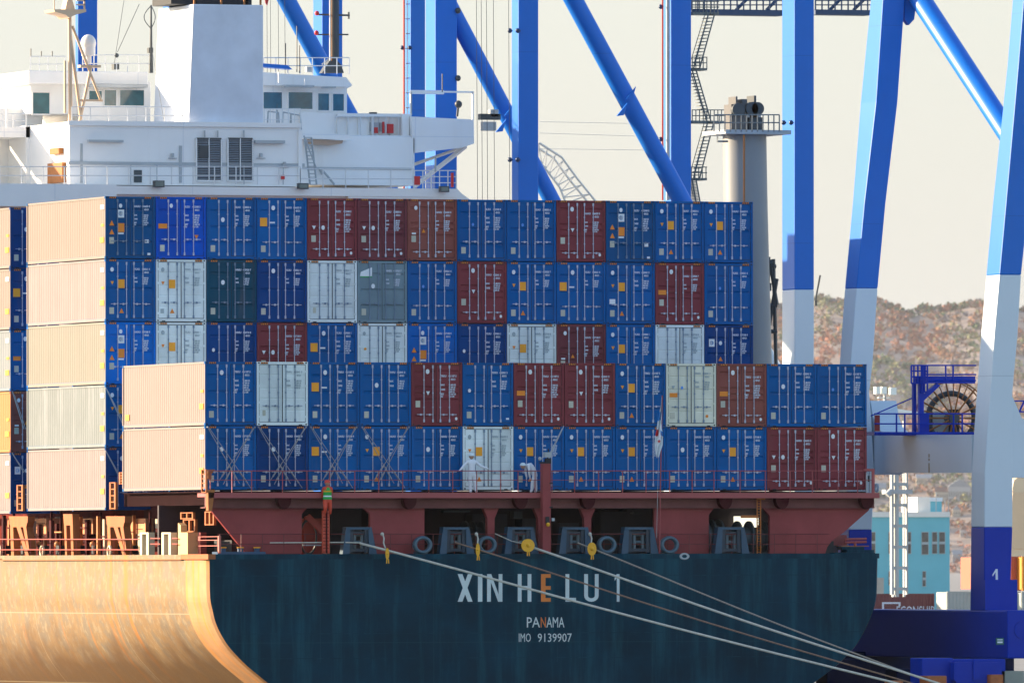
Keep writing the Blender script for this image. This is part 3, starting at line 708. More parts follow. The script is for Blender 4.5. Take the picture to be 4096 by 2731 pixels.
# inner spaces
g = MB()
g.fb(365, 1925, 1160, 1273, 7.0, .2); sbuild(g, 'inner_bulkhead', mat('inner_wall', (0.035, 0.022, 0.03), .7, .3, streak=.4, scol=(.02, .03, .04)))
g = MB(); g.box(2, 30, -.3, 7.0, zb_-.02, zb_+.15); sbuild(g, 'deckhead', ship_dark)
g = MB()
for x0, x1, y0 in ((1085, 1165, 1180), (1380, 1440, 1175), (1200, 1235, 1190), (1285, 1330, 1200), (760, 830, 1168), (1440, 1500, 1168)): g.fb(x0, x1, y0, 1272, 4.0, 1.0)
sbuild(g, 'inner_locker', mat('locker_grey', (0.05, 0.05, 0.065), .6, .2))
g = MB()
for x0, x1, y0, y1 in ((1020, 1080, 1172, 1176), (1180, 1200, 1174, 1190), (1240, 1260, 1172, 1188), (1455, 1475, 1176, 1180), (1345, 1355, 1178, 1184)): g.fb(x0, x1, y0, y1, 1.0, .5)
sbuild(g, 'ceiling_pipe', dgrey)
# winches
def winch(x0, x1, y0, Y, mt):
    g = MB(); a = at(x0, y0, Y); b = at(x1, 1271, Y); zc_ = (a.z+b.z)/2; R = (a.z-b.z)/2
    g.cyl((a.x, Y+R, zc_), R*.62, b.x-a.x, 'x', 20, 0)
    for t_ in (0, .45, 1): xx = a.x+(b.x-a.x)*t_; g.cyl((xx-.05, Y+R, zc_), R, .1, 'x', 24, 0)
    g.box(a.x, b.x, Y+R*.4, Y+R*1.6, ZT-.15, b.z+.1, 1)
    return g
wm = mat('winch_steel', (0.10, 0.14, 0.16), .45, .25, sc=2)
sbuild(winch(1706, 1766, 1196, .6, wm), 'mooring_winch', [wm, ship_dark]); sbuild(winch(1632, 1665, 1192, .8, wm), 'mooring_winch', [wm, ship_dark])
sbuild(winch(1080, 1118, 1196, 2.0, wm), 'mooring_winch', [mat('winch_dark', (.05, .065, .075), .5, .3), ship_dark])
g = MB()
g.ring(at(708, 1233, 1.2), .85, .70, 'y', .1, .5); g.fb(697, 740, 1190, 1272, 3.0, .5, 1)
g.poly([(700, 1188), (712, 1180), (745, 1215), (745, 1232)], 1.0, .15, 1); g.fb(696, 738, 1248, 1253, .9, .1, 2)
sbuild(g, 'cable_reel', [dgrey, mat('lit_red', (.4, .04, .02), .5, .2), lgrey])
g = MB(); g.fb(1692, 1742, 1185, 1212, 6.5, .4); sbuild(g, 'daylight_panel', mat('daylight_glow', (.7, .68, .5), .5, .1, emit=(.95, .9, .7, .55)), label='glowing panel standing in for daylight through the winch recess')  # emissive panel painted as daylight beyond the recess, not a real opening
# roller fairleads
def fairlead(x0, x1, y0=1211, first=False):
    g = MB(); Y = -.95
    w_ = x1-x0
    g.poly([(x0+10, y0), (x0+20, y0), (x0+18, 1272), (x0+2, 1272)], Y, .45)
    g.poly([(x1-14, y0+2), (x1-6, y0+2), (x1+6, 1272), (x1-12, 1272)], Y, .45)
    g.fb(x0+10, x1-6, y0-1, y0+5, Y-.02, .5)
    g.fb(x0+18, x0+26, y0+5, 1268, Y+.05, .35, 1); g.fb(x1-23, x1-15, y0+5, 1268, Y+.05, .35, 1)
    g.fb(x0+20, x1-16, y0+9, y0+14, Y+.1, .2, 1); g.fb(x0+20, x1-16, 1259, 1266, Y+.08, .3, 1)
    for k_ in (.38, .62): p = at(x0+w_*k_, 1262, Y+.25); q = at(x0+w_*k_, y0+10, Y+.25); g.tube([p, q], .09, 10, 2)
    for yy in (1228, 1244): p = at(x0+24, yy, Y+.3); q = at(x1-20, yy, Y+.3); g.tube([p, q], .07, 8, 2)
    return sbuild(g, 'roller_fairlead', [teal_d, mat('fl_in', (.012, .03, .05), .5, .2), wm])
for x0, x1 in ((785, 860), (1008, 1084), (1157, 1232), (1282, 1357), (1425, 1507), (1640, 1716)): fairlead(x0, x1)
chm = mat('chock_steel', (0.07, 0.13, 0.17), .35, .2)
for x in (970, 1118, 1393, 1537):
    g = MB(); c = at(x, 1251, -.9); g.ring(c, .42, .24, 'y', .2, 1.12, 24); g.box(c.x-.3, c.x+.3, -.8, -.55, ZT-.1, c.z-.3); sbuild(g, 'oval_chock', chm)
# king post with light
g = MB()
g.fb(1247, 1265, 1062, 1268, -1.35, .34); g.fb(1246, 1266, 1060, 1064, -1.38, .4, 1)
for y in (1108, 1163): g.fb(1262, 1270, y, y+3, -1.36, .3, 1)
g.tube([at(1257, 1060, -1.2), at(1260, 1030, -1.2)], .03, 6, 1); g.fb(1252, 1266, 1038, 1050, -1.3, .25, 2); g.fb(1255, 1266, 1052, 1061, -1.3, .25, 1); g.ball(at(1240, 1053, -1.3), .09, 8, 2)
g.fb(1254, 1262, 1186, 1202, -1.42, .08, 1); p = at(1259, 1204, -1.45); g.ball(p, .1, 8, 3); g.fb(1268, 1274, 1189, 1196, -1.4, .1, 2)
sbuild(g, 'king_post', [red, ship_dark, lgrey, yellow])
# orange ladders/pipes
g = MB()
for x in (1739, 1747): g.tube([at(x, 1143, -.7), at(x, 1271, -.7)], .028, 6)
for i in range(20): y = 1150+i*6.2; g.tube([at(1739, y, -.7), at(1747, y, -.7)], .015, 4)
g.fb(1742, 1758, 1141, 1147, -.8, .25); g.fb(1703, 1742, 1183, 1189, -.72, .1)
sbuild(g, 'ladder', mat('rusty_orange', (.50, .15, .025), .6, .25, sc=3))
g = MB(); g.fb(741, 757, 1172, 1270, -1.0, .12); g.fb(749, 752, 1172, 1270, -1.03, .03, 1)
for i in range(12): y = 1178+i*8; g.fb(743, 755, y, y+1.2, -1.04, .04, 1)
sbuild(g, 'ladder', [mat('bright_red', (.62, .07, .03), .5, .15), redd])
# starboard end bits
g = MB(); g.fb(1893, 1915, 1242, 1273, -.3, .3); g.fb(1900, 1945, 1228, 1252, 1.0, 1.5, 1)
for yy in (1238, 1245): g.tube([at(1940, yy, .2), at(1990, yy-1, .2)], .06, 8, 1)
g.tube([at(1964, 1242, .2), at(1964, 1262, .2)], .07, 8, 1)
sbuild(g, 'windlass_bracket', [ship_dark, redl])
g = MB(); g.fb(1918, 2010, 1268, 1274, -.9, 1.2); g.fb(1945, 2008, 1262, 1268, -.5, .8); g.fb(1934, 1985, 1255, 1262, -.4, .6, 0); g.fb(1933, 1996, 1252.5, 1254.5, -.45, .7, 1)
sbuild(g, 'bollard_base', [hull_t, rust])
g = MB(); g.fb(500, 610, 1266.5, 1272.5, -.98, .8); 
for x in (520, 560, 598): p = at(x-8, 1266, -.6); g.cyl((p.x, -.6, p.z-.05), .14, .22, 'z', 12); g.cyl((p.x, -.6, p.z+.15), .17, .06, 'z', 12, 1)
sbuild(g, 'mooring_bitts', [mat('bitt_blue', (.01, .06, .14), .4, .15), samber])
# drain marks
g = MB(); g.ring(at(1572, 1277, TY-.02), .16, .07, 'y', .03, 1.6, 16); sbuild(g, 'drain_lip', lgrey)

# ---- port side under the stacks (planes of constant X)
g = MB()
g.sb(285, 474, 1131, 1163, .35, .4); g.sb(-900, 284, 1172, 1182, 2.4, .4); g.box(.1, 32, -.25, 12.3, ZN-.12, ZN-.06)
sbuild(g, 'hatch_girder', mat('shaded_red', (.018, .005, .006), .8, .2, spec=.03))  # shade of the recess under the stack put into this near-black red
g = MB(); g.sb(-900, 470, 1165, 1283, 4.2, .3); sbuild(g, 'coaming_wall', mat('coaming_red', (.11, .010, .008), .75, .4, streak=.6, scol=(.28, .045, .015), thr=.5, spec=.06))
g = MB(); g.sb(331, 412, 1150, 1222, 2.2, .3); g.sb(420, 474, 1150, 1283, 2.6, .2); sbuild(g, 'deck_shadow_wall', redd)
def plate(px, slots=()):
    g = MB(); g.polyx(px, -.05, .35)
    return g
def pillar(x):
    g = MB()
    g.polyx([(x, 1185), (x+44, 1185), (x+43, 1200), (x+2, 1200)], -.05, .35)
    g.polyx([(x+1, 1200), (x+42, 1200), (x+40, 1210), (x+4, 1210)], -.05, .35)
    g.polyx([(x+3, 1210), (x+10, 1210), (x+12, 1282), (x+6, 1282)], -.05, .35)
    g.polyx([(x+18, 1210), (x+27, 1210), (x+48, 1282), (x+41, 1282)], -.05, .35)
    g.polyx([(x+33, 1210), (x+40, 1210), (x+47, 1262), (x+42, 1262)], -.05, .35)
    return g
for x in (20, 243): sbuild(pillar(x), 'container_pillar', orng)
g = MB(); x = 145
g.polyx([(x, 1180), (x+21, 1180), (x+22, 1206), (x+2, 1206)], -.05, .35); g.polyx([(x+2, 1206), (x+7, 1206), (x+9, 1281), (x+5, 1281)], -.05, .35); g.polyx([(x+16, 1206), (x+22, 1206), (x+24, 1281), (x+19, 1281)], -.05, .35)
sbuild(g, 'container_pillar', orng)
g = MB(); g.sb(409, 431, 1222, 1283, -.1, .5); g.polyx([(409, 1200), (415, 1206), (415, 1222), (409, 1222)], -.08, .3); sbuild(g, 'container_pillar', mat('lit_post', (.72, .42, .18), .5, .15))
g = MB()
for x0, x1 in ((72, 106), (177, 213), (300, 334)):
    g.sb(x0, x1, 1190, 1226, 1.8, .8)
    g.sb(x0+3, x1-4, 1200, 1202, 1.77, .05, 1); g.sb(x0+3, x1-8, 1214, 1215.5, 1.77, .05, 1)
sbuild(g, 'vent_box', [mat('vent_orange', (.62, .24, .10), .5, .25, sc=2), redd])
g = MB()
for x0, x1 in ((321, 341), (371, 392)):
    for q in (x0, x1-5): g.sb(q, q+5, 1222, 1282, -.2, .3)
    g.sb(x0+5, x1-5, 1222, 1226, -.2, .3); g.sb(x0+5, x1-5, 1277, 1282, -.2, .3); g.sb(x0+5, x1-5, 1226, 1277, .15, .1, 1)
sbuild(g, 'side_fairlead', [mat('cream_frame', (.62, .56, .40), .5, .15), ship_dark])
g = MB()
for y in (1238, 1262): g.tube([atx(-600, y, -.22), atx(320, y, -.22)], .025, 5)
for x in [-560+k_*40 for k_ in range(14)]+[3, 12, 70, 96, 122, 138, 175, 198, 215, 236, 262, 285, 300]: g.tube([atx(x, 1238, -.22), atx(x, 1283, -.22)], .022, 5)
for y in (1236, 1249): g.tube([atx(346, y, -.2), atx(368, y, -.2)], .03, 5); g.tube([atx(396, y, -.2), atx(408, y, -.2)], .03, 5)
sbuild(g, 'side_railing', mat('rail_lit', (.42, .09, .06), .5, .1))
g = MB()
for x in (0, 97, 252): g.ring(atx(x, 1266, -.15), .30, .20, 'x', .07, .9, 20)
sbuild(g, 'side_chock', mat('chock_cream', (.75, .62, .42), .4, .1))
g = MB()
random.seed(3)
for i in range(26):
    x = random.uniform(5, 405); y = random.uniform(1185, 1250); X = random.uniform(1.0, 3.2); g.sb(x, x+random.uniform(3, 12), y, y+random.uniform(2, 22), X, .3, random.choice((0, 0, 1, 2)))
for x in (32, 118, 140, 232, 345): g.tube([atx(x, 1175, 1.2), atx(x, 1282, 1.2)], .06, 6, 0)
for k2 in range(30):
    x = 4+k2*13.6; X = (.35, .9, 1.6, 2.4)[k2 % 4]
    if 318 < x < 395: continue
    g.sb(x, x+(3.2, 2.2, 4.5)[k2 % 3], 1183+(k2*7) % 22, 1283, X, .15, (0, 1, 0, 0, 1, 2)[k2 % 6])
    if k2 % 2: g.sb(x-6, x+16, 1205+(k2*5) % 30, 1208+(k2*5) % 30, X-.05, .1, (1, 0, 0)[k2 % 3])
    if k2 % 3 == 0: g.sb(x+2, x+9, 1252, 1272, .5, .4, 3); g.ball(atx(x+5, 1250, .6), .16, 8, 1)
sbuild(g, 'deck_fittings', [redd, mat('fit_orange', (.6, .22, .06), .5, .2), mat('fit_cream', (.5, .42, .3), .5, .2), ship_dark])
def ladder_frame(x0, x1, y0, y1, X):
    g = MB()
    for x in (x0, x1-3): g.sb(x, x+3, y0, y1, X, .12)
    for i in range(5): y = y0+(y1-y0-3)*i/4; g.sb(x0+3, x1-3, y, y+2.5, X+.02, .08)
    return sbuild(g, 'ladder_frame', orng)
ladder_frame(251, 265, 1107, 1169, -.1); ladder_frame(38, 52, 1113, 1173, -.1); ladder_frame(273, 283, 1084, 1112, .0)
for x0, x1, y0, y1 in ((414, 443, 1176, 1192), (420, 448, 1192, 1222), (470, 491, 1174, 1206)):
    g = MB()
    for x in (x0, (x0+x1)/2-1, x1-2.5): g.sb(x, x+2.5, y0, y1, .6, .12)
    for y in (y0, y1-3): g.sb(x0, x1, y, y+2.5, .57, .1)
    sbuild(g, 'ladder_frame', orng)
g = MB()
for y in (1231, 1239, 1252): g.sb(448, 500, y, y+2, .3, .08)
g.sb(446, 450, 1230, 1270, .3, .1); g.sb(500, 503, 1230, 1270, .3, .1)
g.sb(425, 460, 1222, 1272, 1.2, .3, 1); g.sb(492, 532, 1240, 1272, 1.6, .4, 2)
sbuild(g, 'quarter_railing', [mat('rail_pinkish', (.45, .12, .09), .5, .1), redl, ship_dark])

# ---- superstructure
YC, YA, YW, YD = 47.0, 53.5, 54.5, 45.5
g = MB()
g.fb(160, 690, 285, 424, YC, 9.0)                       # engine casing
g.fb(689, 952, 318, 424, YA, 10)
g.fb(60, 162, 290, 424, YA, 12)
g.fb(-500, 92, 300, 424, YA+5, 10)
g.fb(430, 1050, 1000, 1001, YD, 1)
superm = [white]
sup = sbuild(g, 'superstructure', white)
g = MB()
g.fb(268, 1052, 434, 446, YD, 18.0); g.poly([(800, 446), (1050, 434), (1062, 446), (1085, 462), (800, 470)], YD+.05, 14)
g.fb(-400, 268, 424, 470, YD-.3, 17); g.fb(268, 800, 446, 452, YD+.4, 14); g.fb(300, 470, 452, 470, YD+1, 10)
sbuild(g, 'upper_deck_edge', white)
# deck rim lines of the casing
g = MB()
g.fb(158, 692, 283, 288, YC-.1, .1); g.fb(158, 700, 376, 378, YC-.06, .08, 1); g.fb(688, 945, 386, 388, YA-.06, .08, 1)
g.fb(204, 284, 322, 326, YC-.25, .2, 1); g.fb(587, 655, 323, 329, YC-.3, .25, 1); g.fb(185, 190, 330, 420, YC-.03, .05, 1); g.fb(412, 418, 335, 420, YC-.05, .06, 1)
g.fb(686, 694, 298, 424, YC-.12, .3)
for x in (300, 360, 560, 650): g.fb(x, x+1.5, 378, 424, YC-.25, .05, 1)
sbuild(g, 'wall_trim', [white, lgrey])
# porthole window, lamps
g = MB(); g.fb(308, 326, 391, 419, YC-.05, .1); sbuild(g, 'window', mat('dark_pane', (.02, .05, .07), .15, .2))
for x0, x1, y0, y1, Y in ((355, 378, 415, 430, YD-.2), (686, 709, 421, 434, YD-.2), (1012, 1032, 428, 441, YD-.2)):
    g = MB(); g.fb(x0, x1, y0, y1, Y-.25, .3); g.fb(x0+2, x1-2, y0+2, y1-2, Y-.28, .04, 1); sbuild(g, 'floodlight', [dgrey, mat('lamp_face', (.16, .2, .18), .3, .2)])
# louvres
for x0, x1 in ((452, 509), (524, 581)):
    g = MB(); g.fb(x0, x1, 318, 415, YC-.03, .03, 1)
    a = at(x0, 415, YC); b = at(x1, 318, YC); n_ = 24
    for i in range(n_):
        z = a.z+(b.z-a.z)*(i+.5)/n_; g.prism([(a.x, YC-.05, z-.03), (a.x, YC-.13, z-.05), (a.x, YC-.13, z-.03), (a.x, YC-.05, z+.0)], (b.x-a.x, 0, 0), 0)
    g.fb(x0-1, x0+1, 317, 416, YC-.15, .12, 2); g.fb(x1-1, x1+1, 317, 416, YC-.15, .12, 2); g.fb((x0+x1)/2-.7, (x0+x1)/2+.7, 318, 415, YC-.16, .12, 2); g.fb(x0, x1, 414, 417, YC-.15, .12, 2); g.fb(x0, x1, 317, 320, YC-.15, .12, 1)
    if x0 < 500: g.fb(457, 480, 334, 362, YC-.137, .004, 1)
    sbuild(g, 'louvre', [louvre, dgrey, white])
# funnel
g = MB()
a = at(433, 285, YC+.3); b = at(444, 10, YC+.3); c = at(605, 285, YC+.3); d = at(605, 14, YC+.3)
dep = 5.6
g.hexa([(a.x, YC+.3, a.z), (c.x, YC+.3, a.z), (c.x, YC+.3+dep, a.z), (a.x, YC+.3+dep, a.z)], [(b.x, YC+.3, b.z), (d.x, YC+.3, b.z), (d.x, YC+.3+dep, b.z), (b.x, YC+.3+dep, b.z)])
fun = sbuild(g, 'funnel', whiteg, bevel=.05)
g = MB(); z0 = b.z
for x in (b.x+1.0, b.x+2.2, b.x+3.2): g.cyl((x, YC+2.6, z0), .35, 1.6, 'z', 14, 0)
g.box(b.x+.1, b.x+.5, YC+4.4, YC+5.4, z0, z0+.5, 1)
for x in (b.x+.1, b.x+1.5, b.x+2.7, d.x-.1): g.box(x-.04, x+.04, YC+.4, YC+.5, z0, z0+1.2, 2)
sbuild(g, 'exhaust_pipe', [dgrey, crblue, rust])
g = MB(); g.fb(393, 443, -16, 9.5, YC+1.5, 3); g.fb(452, 560, -16, 13, YC+1.5, 3); g.fb(570, 578, -50, 13, YC+1.5, 1); sbuild(g, 'exhaust_housing', ship_dark)
# wheelhouse with windows
def window(x0, x1, y0, y1, Y, par=ship):
    fr = MB(); t_ = 2.2
    fr.fb(x0-t_, x1+t_, y0-t_, y0, Y-.06, .1); fr.fb(x0-t_, x1+t_, y1, y1+t_, Y-.06, .1); fr.fb(x0-t_, x0, y0, y1, Y-.06, .1); fr.fb(x1, x1+t_, y0, y1, Y-.06, .1)
    o = sbuild(fr, 'window', white); pn = MB(); pn.fb(x0, x1, y0, y1, Y-.02, .03)
    q = pn.build('pane', glassm, o); q.matrix_parent_inverse = Matrix.Translation(-Vector(ship.location)) @ Matrix.Identity(4) if False else Matrix.Identity(4)
    return o
g = MB()
g.poly([(604, 180), (795, 182), (808, 198), (797, 204), (797, 300), (604, 300)], YW, 7)
g.poly([(604, 166), (640, 169), (795, 178), (809, 196), (797, 200), (604, 196)], YW-.35, 7.5)
g.fb(70, 190, 190, 262, YW+.6, 6); g.fb(66, 340, 166, 192, YW-.3, 7.6); g.fb(188, 346, 188, 290, YW, 7)
g.fb(690, 945, 262, 320, YW-.2, 6.5)
wh = sbuild(g, 'wheelhouse', white)
g = MB()
a = at(690, 318, YW-.9); g.poly([(688, 302), (720, 304), (800, 310), (812, 317), (812, 322), (780, 322), (760, 320), (690, 318)], YW-2.2, 2.0); g.fb(795, 945, 312, 322, YW-.9, 1.0)
sbuild(g, 'bridge_balcony', white)
for r_ in ((605.5, 648, 212, 250), (663, 718, 212, 251), (731, 756, 215, 254), (765, 790, 216, 255)): window(*r_, YW)
for r_ in ((205, 234, 209, 229), (240, 267, 207, 243), (276, 331, 207, 243)): window(*r_, YW)
window(76, 114, 213, 262, YW+.6)
g = MB(); g.fb(655, 722, 196, 199.5, YW-.9, .6); g.fb(745, 772, 199, 202, YW-.9, .5); g.fb(208, 340, 195, 200, YW-.9, .6); g.fb(850, 880, 282, 302, YW-.3, .05, 0)
sbuild(g, 'window_visor', lgrey)
# starboard wing
g = MB()
g.poly([(945, 268), (1088, 275), (1089, 330), (1060, 340), (948, 352)], YW-1.0, 3.2)
g.fb(775, 945, 263, 268, YW-.5, .2); 
wing = sbuild(g, 'bridge_wing', white)
g = MB(); g.tube([at(1070, 336, YW), at(952, 428, YW)], .12, 4); g.tube([at(1060, 340, YW+1), at(945, 380, YW+1)], .08, 4); sbuild(g, 'wing_strut', white)
g = MB(); g.fb(-300, 95, 292, 312, YW-1, 3.2); g.fb(-300, 98, 250, 294, YW+2, 1.5); g.fb(0, 60, 300, 424, YA+3, .2); g.fb(14, 18, 222, 292, YW-1.2, .1); sbuild(g, 'bridge_wing', white)
# lit port corner of the casing with details
g = MB()
x_ = at(160, 300, YC).x
g.box(x_-.25, x_-.0, YC+1, YC+2.5, at(160, 352, YC).z, at(160, 338, YC).z); g.box(x_-.2, x_, YC+.6, YC+3, at(160, 418, YC).z, at(160, 372, YC).z)
sbuild(g, 'side_vent', rust)
# railings on superstructure
g = MB()
def rail(g, pts, n_, z0, z1, r=.03, Y=None, mids=1):
    for (x0, x1, Yp) in pts:
        for k_ in range(mids+1): y = z1+(z0-z1)*k_/(mids+1); g.tube([at(x0, y, Yp), at(x1, y, Yp)], r*.8, 4)
        for i in range(n_+1): x = x0+(x1-x0)*i/n_; g.tube([at(x, z0, Yp), at(x, z1, Yp)], r, 4)
rail(g, [(70, 150, YW)], 4, 166, 130); rail(g, [(190, 345, YW)], 6, 166, 127); rail(g, [(605, 802, YW)], 7, 170, 133)
rail(g, [(770, 945, YW-.5)], 6, 318, 268, mids=0); rail(g, [(165, 420, YC+.2)], 6, 286, 246)
rail(g, [(0, 690, YD-.2)], 14, 424, 383); rail(g, [(690, 950, YD-.2)], 5, 434, 388); rail(g, [(952, 1048, YD+.5)], 5, 434, 392, mids=2)
rail(g, [(0, 60, YW-1)], 2, 292, 262)
rail(g, [(945, 945, YW), ], 1, 266, 212); rail(g, [(607, 690, YC+1)], 6, 300, 250, .02)
sbuild(g, 'railing', mat('rail_white', (.70, .72, .72), .5, .05))
g = MB()
g.fb(943, 1020, 208, 216, YW, .2); g.fb(1020, 1088, 210, 213, YW, .2); g.fb(1085, 1088, 213, 275, YW, .15); g.fb(943, 946, 214, 266, YW, .15)
g.ball(at(1053, 240, YW-.3), .2, 10, 1); g.tube([at(1053, 240, YW), at(1050, 268, YW)], .06, 6, 1)
g.fb(852, 866, 258, 264, YW-.4, .3, 1); g.fb(854, 857, 264, 310, YW-.4, .1)
g.fb(924, 940, 262, 312, YW-.7, .4)
sbuild(g, 'wing_awning_frame', [white, dgrey])
g = MB()
for x in (470, 500, 560): g.tube([at(x, 300, YC-.1), at(x, 316, YC-.1)], .04, 5)
for x0, y0 in ((395, 352), (598, 352), (652, 372)): g.fb(x0, x0+5, y0, y0+9, YC-.2, .15); g.fb(x0-8, x0+12, y0+11, y0+12.5, YC-.12, .08)
g.fb(648, 654, 402, 412, YC-.3, .2, 1); g.tube([at(735, 388, YA-.3), at(742, 400, YA-.3)], .1, 6)
sbuild(g, 'wall_fitting', [lgrey, sred])
g = MB(); g.poly([(712, 318), (790, 318), (786, 330), (760, 334), (716, 332)], YA-.6, .5); sbuild(g, 'lifeboat_davit_canopy', mat('canopy_tan', (.55, .40, .30), .6, .1))
g = MB()
for x0, x1, y in ((616, 640, 256), (650, 668, 258), (668, 690, 262)):
    g.tube([at(x0, y, YC+1.2), at(x1, y+3, YC+1.2), at(x1+2, 298, YC+1.2)], .04, 4); g.tube([at(x0, y, YC+1.2), at(x0-2, 298, YC+1.2)], .04, 4)
sbuild(g, 'deck_frame', lgrey)
g = MB()
for x in range(775, 945, 24): g.fb(x, x+1.2, 268, 316, YW-.3, .1)
for x, y0, y1 in ((640, 166, 190), (700, 180, 196), (948, 276, 420), (692, 320, 424)): g.fb(x, x+1.5, y0, y1, YA-.35, .1)
sbuild(g, 'wall_rib', white)
# fire gear
g = MB(); g.fb(889, 904, 285, 306, YW-.45, .2); g.fb(860, 868, 293, 306, YW-.45, .12); g.fb(879, 883, 280, 306, YW-.5, .1)
sbuild(g, 'fire_box', sred)
g = MB(); g.fb(950, 965, 405, 425, YD-.1, .1); g.fb(1037, 1042, 397, 430, YD+.2, .1); sbuild(g, 'lifebuoy_box', sred)
# stairs
g = MB()
a = at(700, 316, YC+2.5); b = at(712, 424, YC+2.5)
for o_ in (0, .35): g.tube([a+Vector((o_, 0, 0)), b+Vector((o_, 0, 0))], .05, 4)
for i in range(14): p = a+(b-a)*i/13; g.box(p.x, p.x+.35, p.y-.1, p.y+.1, p.z-.02, p.z+.02)
g.tube([at(698, 312, YC+2), at(728, 390, YC+2)], .04, 4); g.tube([at(738, 388, YA-.3), at(768, 424, YA-.3)], .06, 4); g.tube([at(1000, 360, YD), at(1000, 395, YD)], .05, 4)
sbuild(g, 'stairway', lgrey)
# bridge top mast (dark)
g = MB(); YM = YW+2
g.tube([at(769, 135, YM), at(769, -30, YM)], .22, 6); g.poly([(740, 168), (757, 140), (768, 133), (784, 150), (790, 168)], YM, .5)
g.tube([at(730, 34, YM), at(803, 36, YM)], .05, 5); g.tube([at(728, 80, YM), at(800, 80, YM)], .04, 5); g.fb(800, 803, 28, 44, YM, .1)
g.ball(at(728, 31, YM), .13, 8, 1); g.ball(at(727, 76, YM), .13, 8, 1); g.tube([at(758, 140, YM-.2), at(758, -20, YM-.2)], .04, 5, 2); g.tube([at(762, 140, YM-.2), at(762, -20, YM-.2)], .03, 5, 3)
g.tube([at(740, 148, YM), at(766, 128, YM)], .05, 5, 2)
g.fb(705, 716, 154, 166, YW, .3, 2)
sbuild(g, 'signal_mast', [dgrey, sred, lgrey, rust])
# lit foremast on the casing
g = MB(); YF = YC+.5
g.tube([at(160, 40, YF), at(162, 250, YF), at(160, 285, YF)], .10, 8); g.tube([at(160, 70, YF), at(186, 275, YF)], .08, 6); g.tube([at(166, 60, YF), at(232, 232, YF)], .07, 6); g.tube([at(210, 150, YF), at(183, 280, YF)], .08, 6)
g.poly([(124, 22), (198, 22), (198, 28), (170, 36), (160, 42), (150, 34), (126, 28)], YF-.6, 1.6)
g.poly([(150, 22), (155, 0), (166, 0), (172, 22)], YF-.3, .7); g.fb(124, 126, 0, 22, YF-.5, .05); g.fb(176, 196, 0, 3, YF-.5, .1); g.fb(176, 196, 10, 13, YF-.5, .1); g.fb(193, 196, 0, 22, YF-.5, .1)
g.fb(185, 232, 150, 155, YF, .5); g.fb(180, 236, 229, 233, YF, .1)
g.fb(148, 152, 140, 260, YF, .1)
sbuild(g, 'radar_mast', mat('mast_buff', (.80, .55, .34), .45, .08))
g = MB(); p = at(203, 100, YF+2); r_ = at(220, 100, YF+2).x-p.x
g.ball((p.x, p.y, p.z), r_, 20, 0, 1.15); g.cyl((p.x, p.y, p.z-r_*1.6), r_*.9, r_*1.6, 'z', 20, 0); g.cyl((p.x, p.y, p.z-r_*2.6), r_*.4, r_*1.1, 'z', 12, 0)
sbuild(g, 'satellite_dome', mat('dome_white', (.74, .73, .70), .4, .05))
# antennas
g = MB()
g.tube([at(347, 168, YW), at(347, 108, YW), at(347, 12, YW)], [.12, .07, .04], 6); g.fb(342, 352, 110, 122, YW, .3)
for s_ in (-1, 1): g.tube([at(347+s_*(10 if s_ < 0 else 6)*math.sin(PI*i/10)*1.6, 14+52*i/10, YW) for i in range(11)], .022, 4)
for x, y0, y1 in ((71, 130, 112), (95, 130, 118), (120, 130, 118), (682, 166, 60), (688, 168, 105), (1016, 212, 170), (656, 150, 100), (636, 300, 238)): g.tube([at(x, y0, YW), at(x, y1, YW)], .03, 5)
g.fb(262, 274, 145, 160, YW, .4); g.ball(at(268, 128, YW), .12, 8)
g.tube([at(270, 120, YW+1), at(320, 10, YW+1)], .015, 4); g.tube([at(262, 150, YW), at(285, 0, YW)], .012, 4); g.tube([at(350, 120, YW-1), at(378, 286, YC+1)], .012, 4)
for x in (614, 622, 640, 655): g.tube([at(x, 170, YW), at(x-1, -10, YW)], .012, 4)
sbuild(g, 'antenna', dgrey)
g = MB(); g.poly([(608, -4), (618, -4), (614, 14), (610, 8)], YC+3, .03); sbuild(g, 'pennant', sred)
g = MB(); g.poly([(604, 146), (660, 150), (672, 160), (604, 154)], YW-.3, .8); sbuild(g, 'blue_awning', crblue)
for q_ in (sup, wh): q_.modifiers.new('bevel', 'BEVEL').width = .03

# ================================================================== LASHING RODS
tag_g = 'steel lashing rods crossed over the stern containers'
k_ = 0
for c in range(4):
    xl, xr = [(477, 588), (594, 706), (714, 822), (832, 942)][c]
    for (a, b, w_) in (((xl, 981), (xl+73, 1110), 1), ((xr-3, 981), (xl+26, 1104), 1), ((xl+5, 985), (xr-12, 1120), 0), ((xr-8, 985), (xl+36, 1112), 0)):
        g = MB(); Y = -.10-.06*(1 if a[0] > b[0] else 0)-.03*w_
        p = at(*a, Y); q = at(*b, Y-.15)
        g.tube([p, q], .017, 5); m = p+(q-p)*.70; n_ = p+(q-p)*.92; g.tube([m, n_], .036, 6); g.ball(p, .05, 6)
        left = a[0] < b[0]
        o = g.build('lashing_rod', mat('rod', (.33, .33, .34), .45, .2, metal=.3)); k_ += 1
        tag(o, '%s lashing rod leaning %s across the %s lower stern container from left' % ('upper' if w_ else 'under', 'right downwards' if left else 'left downwards', ORD[c]), 'lashing rod', tag_g)
g = MB(); g.tube([at(1295, 978, -.2), at(1256, 1062, -.9)], .02, 5); g.tube([at(1291, 984, -.25), at(1258, 1050, -.9)], .015, 5)
tag(g.build('lashing_rod', lgrey), 'lashing rod running down to the red king post top', 'lashing rod', tag_g)
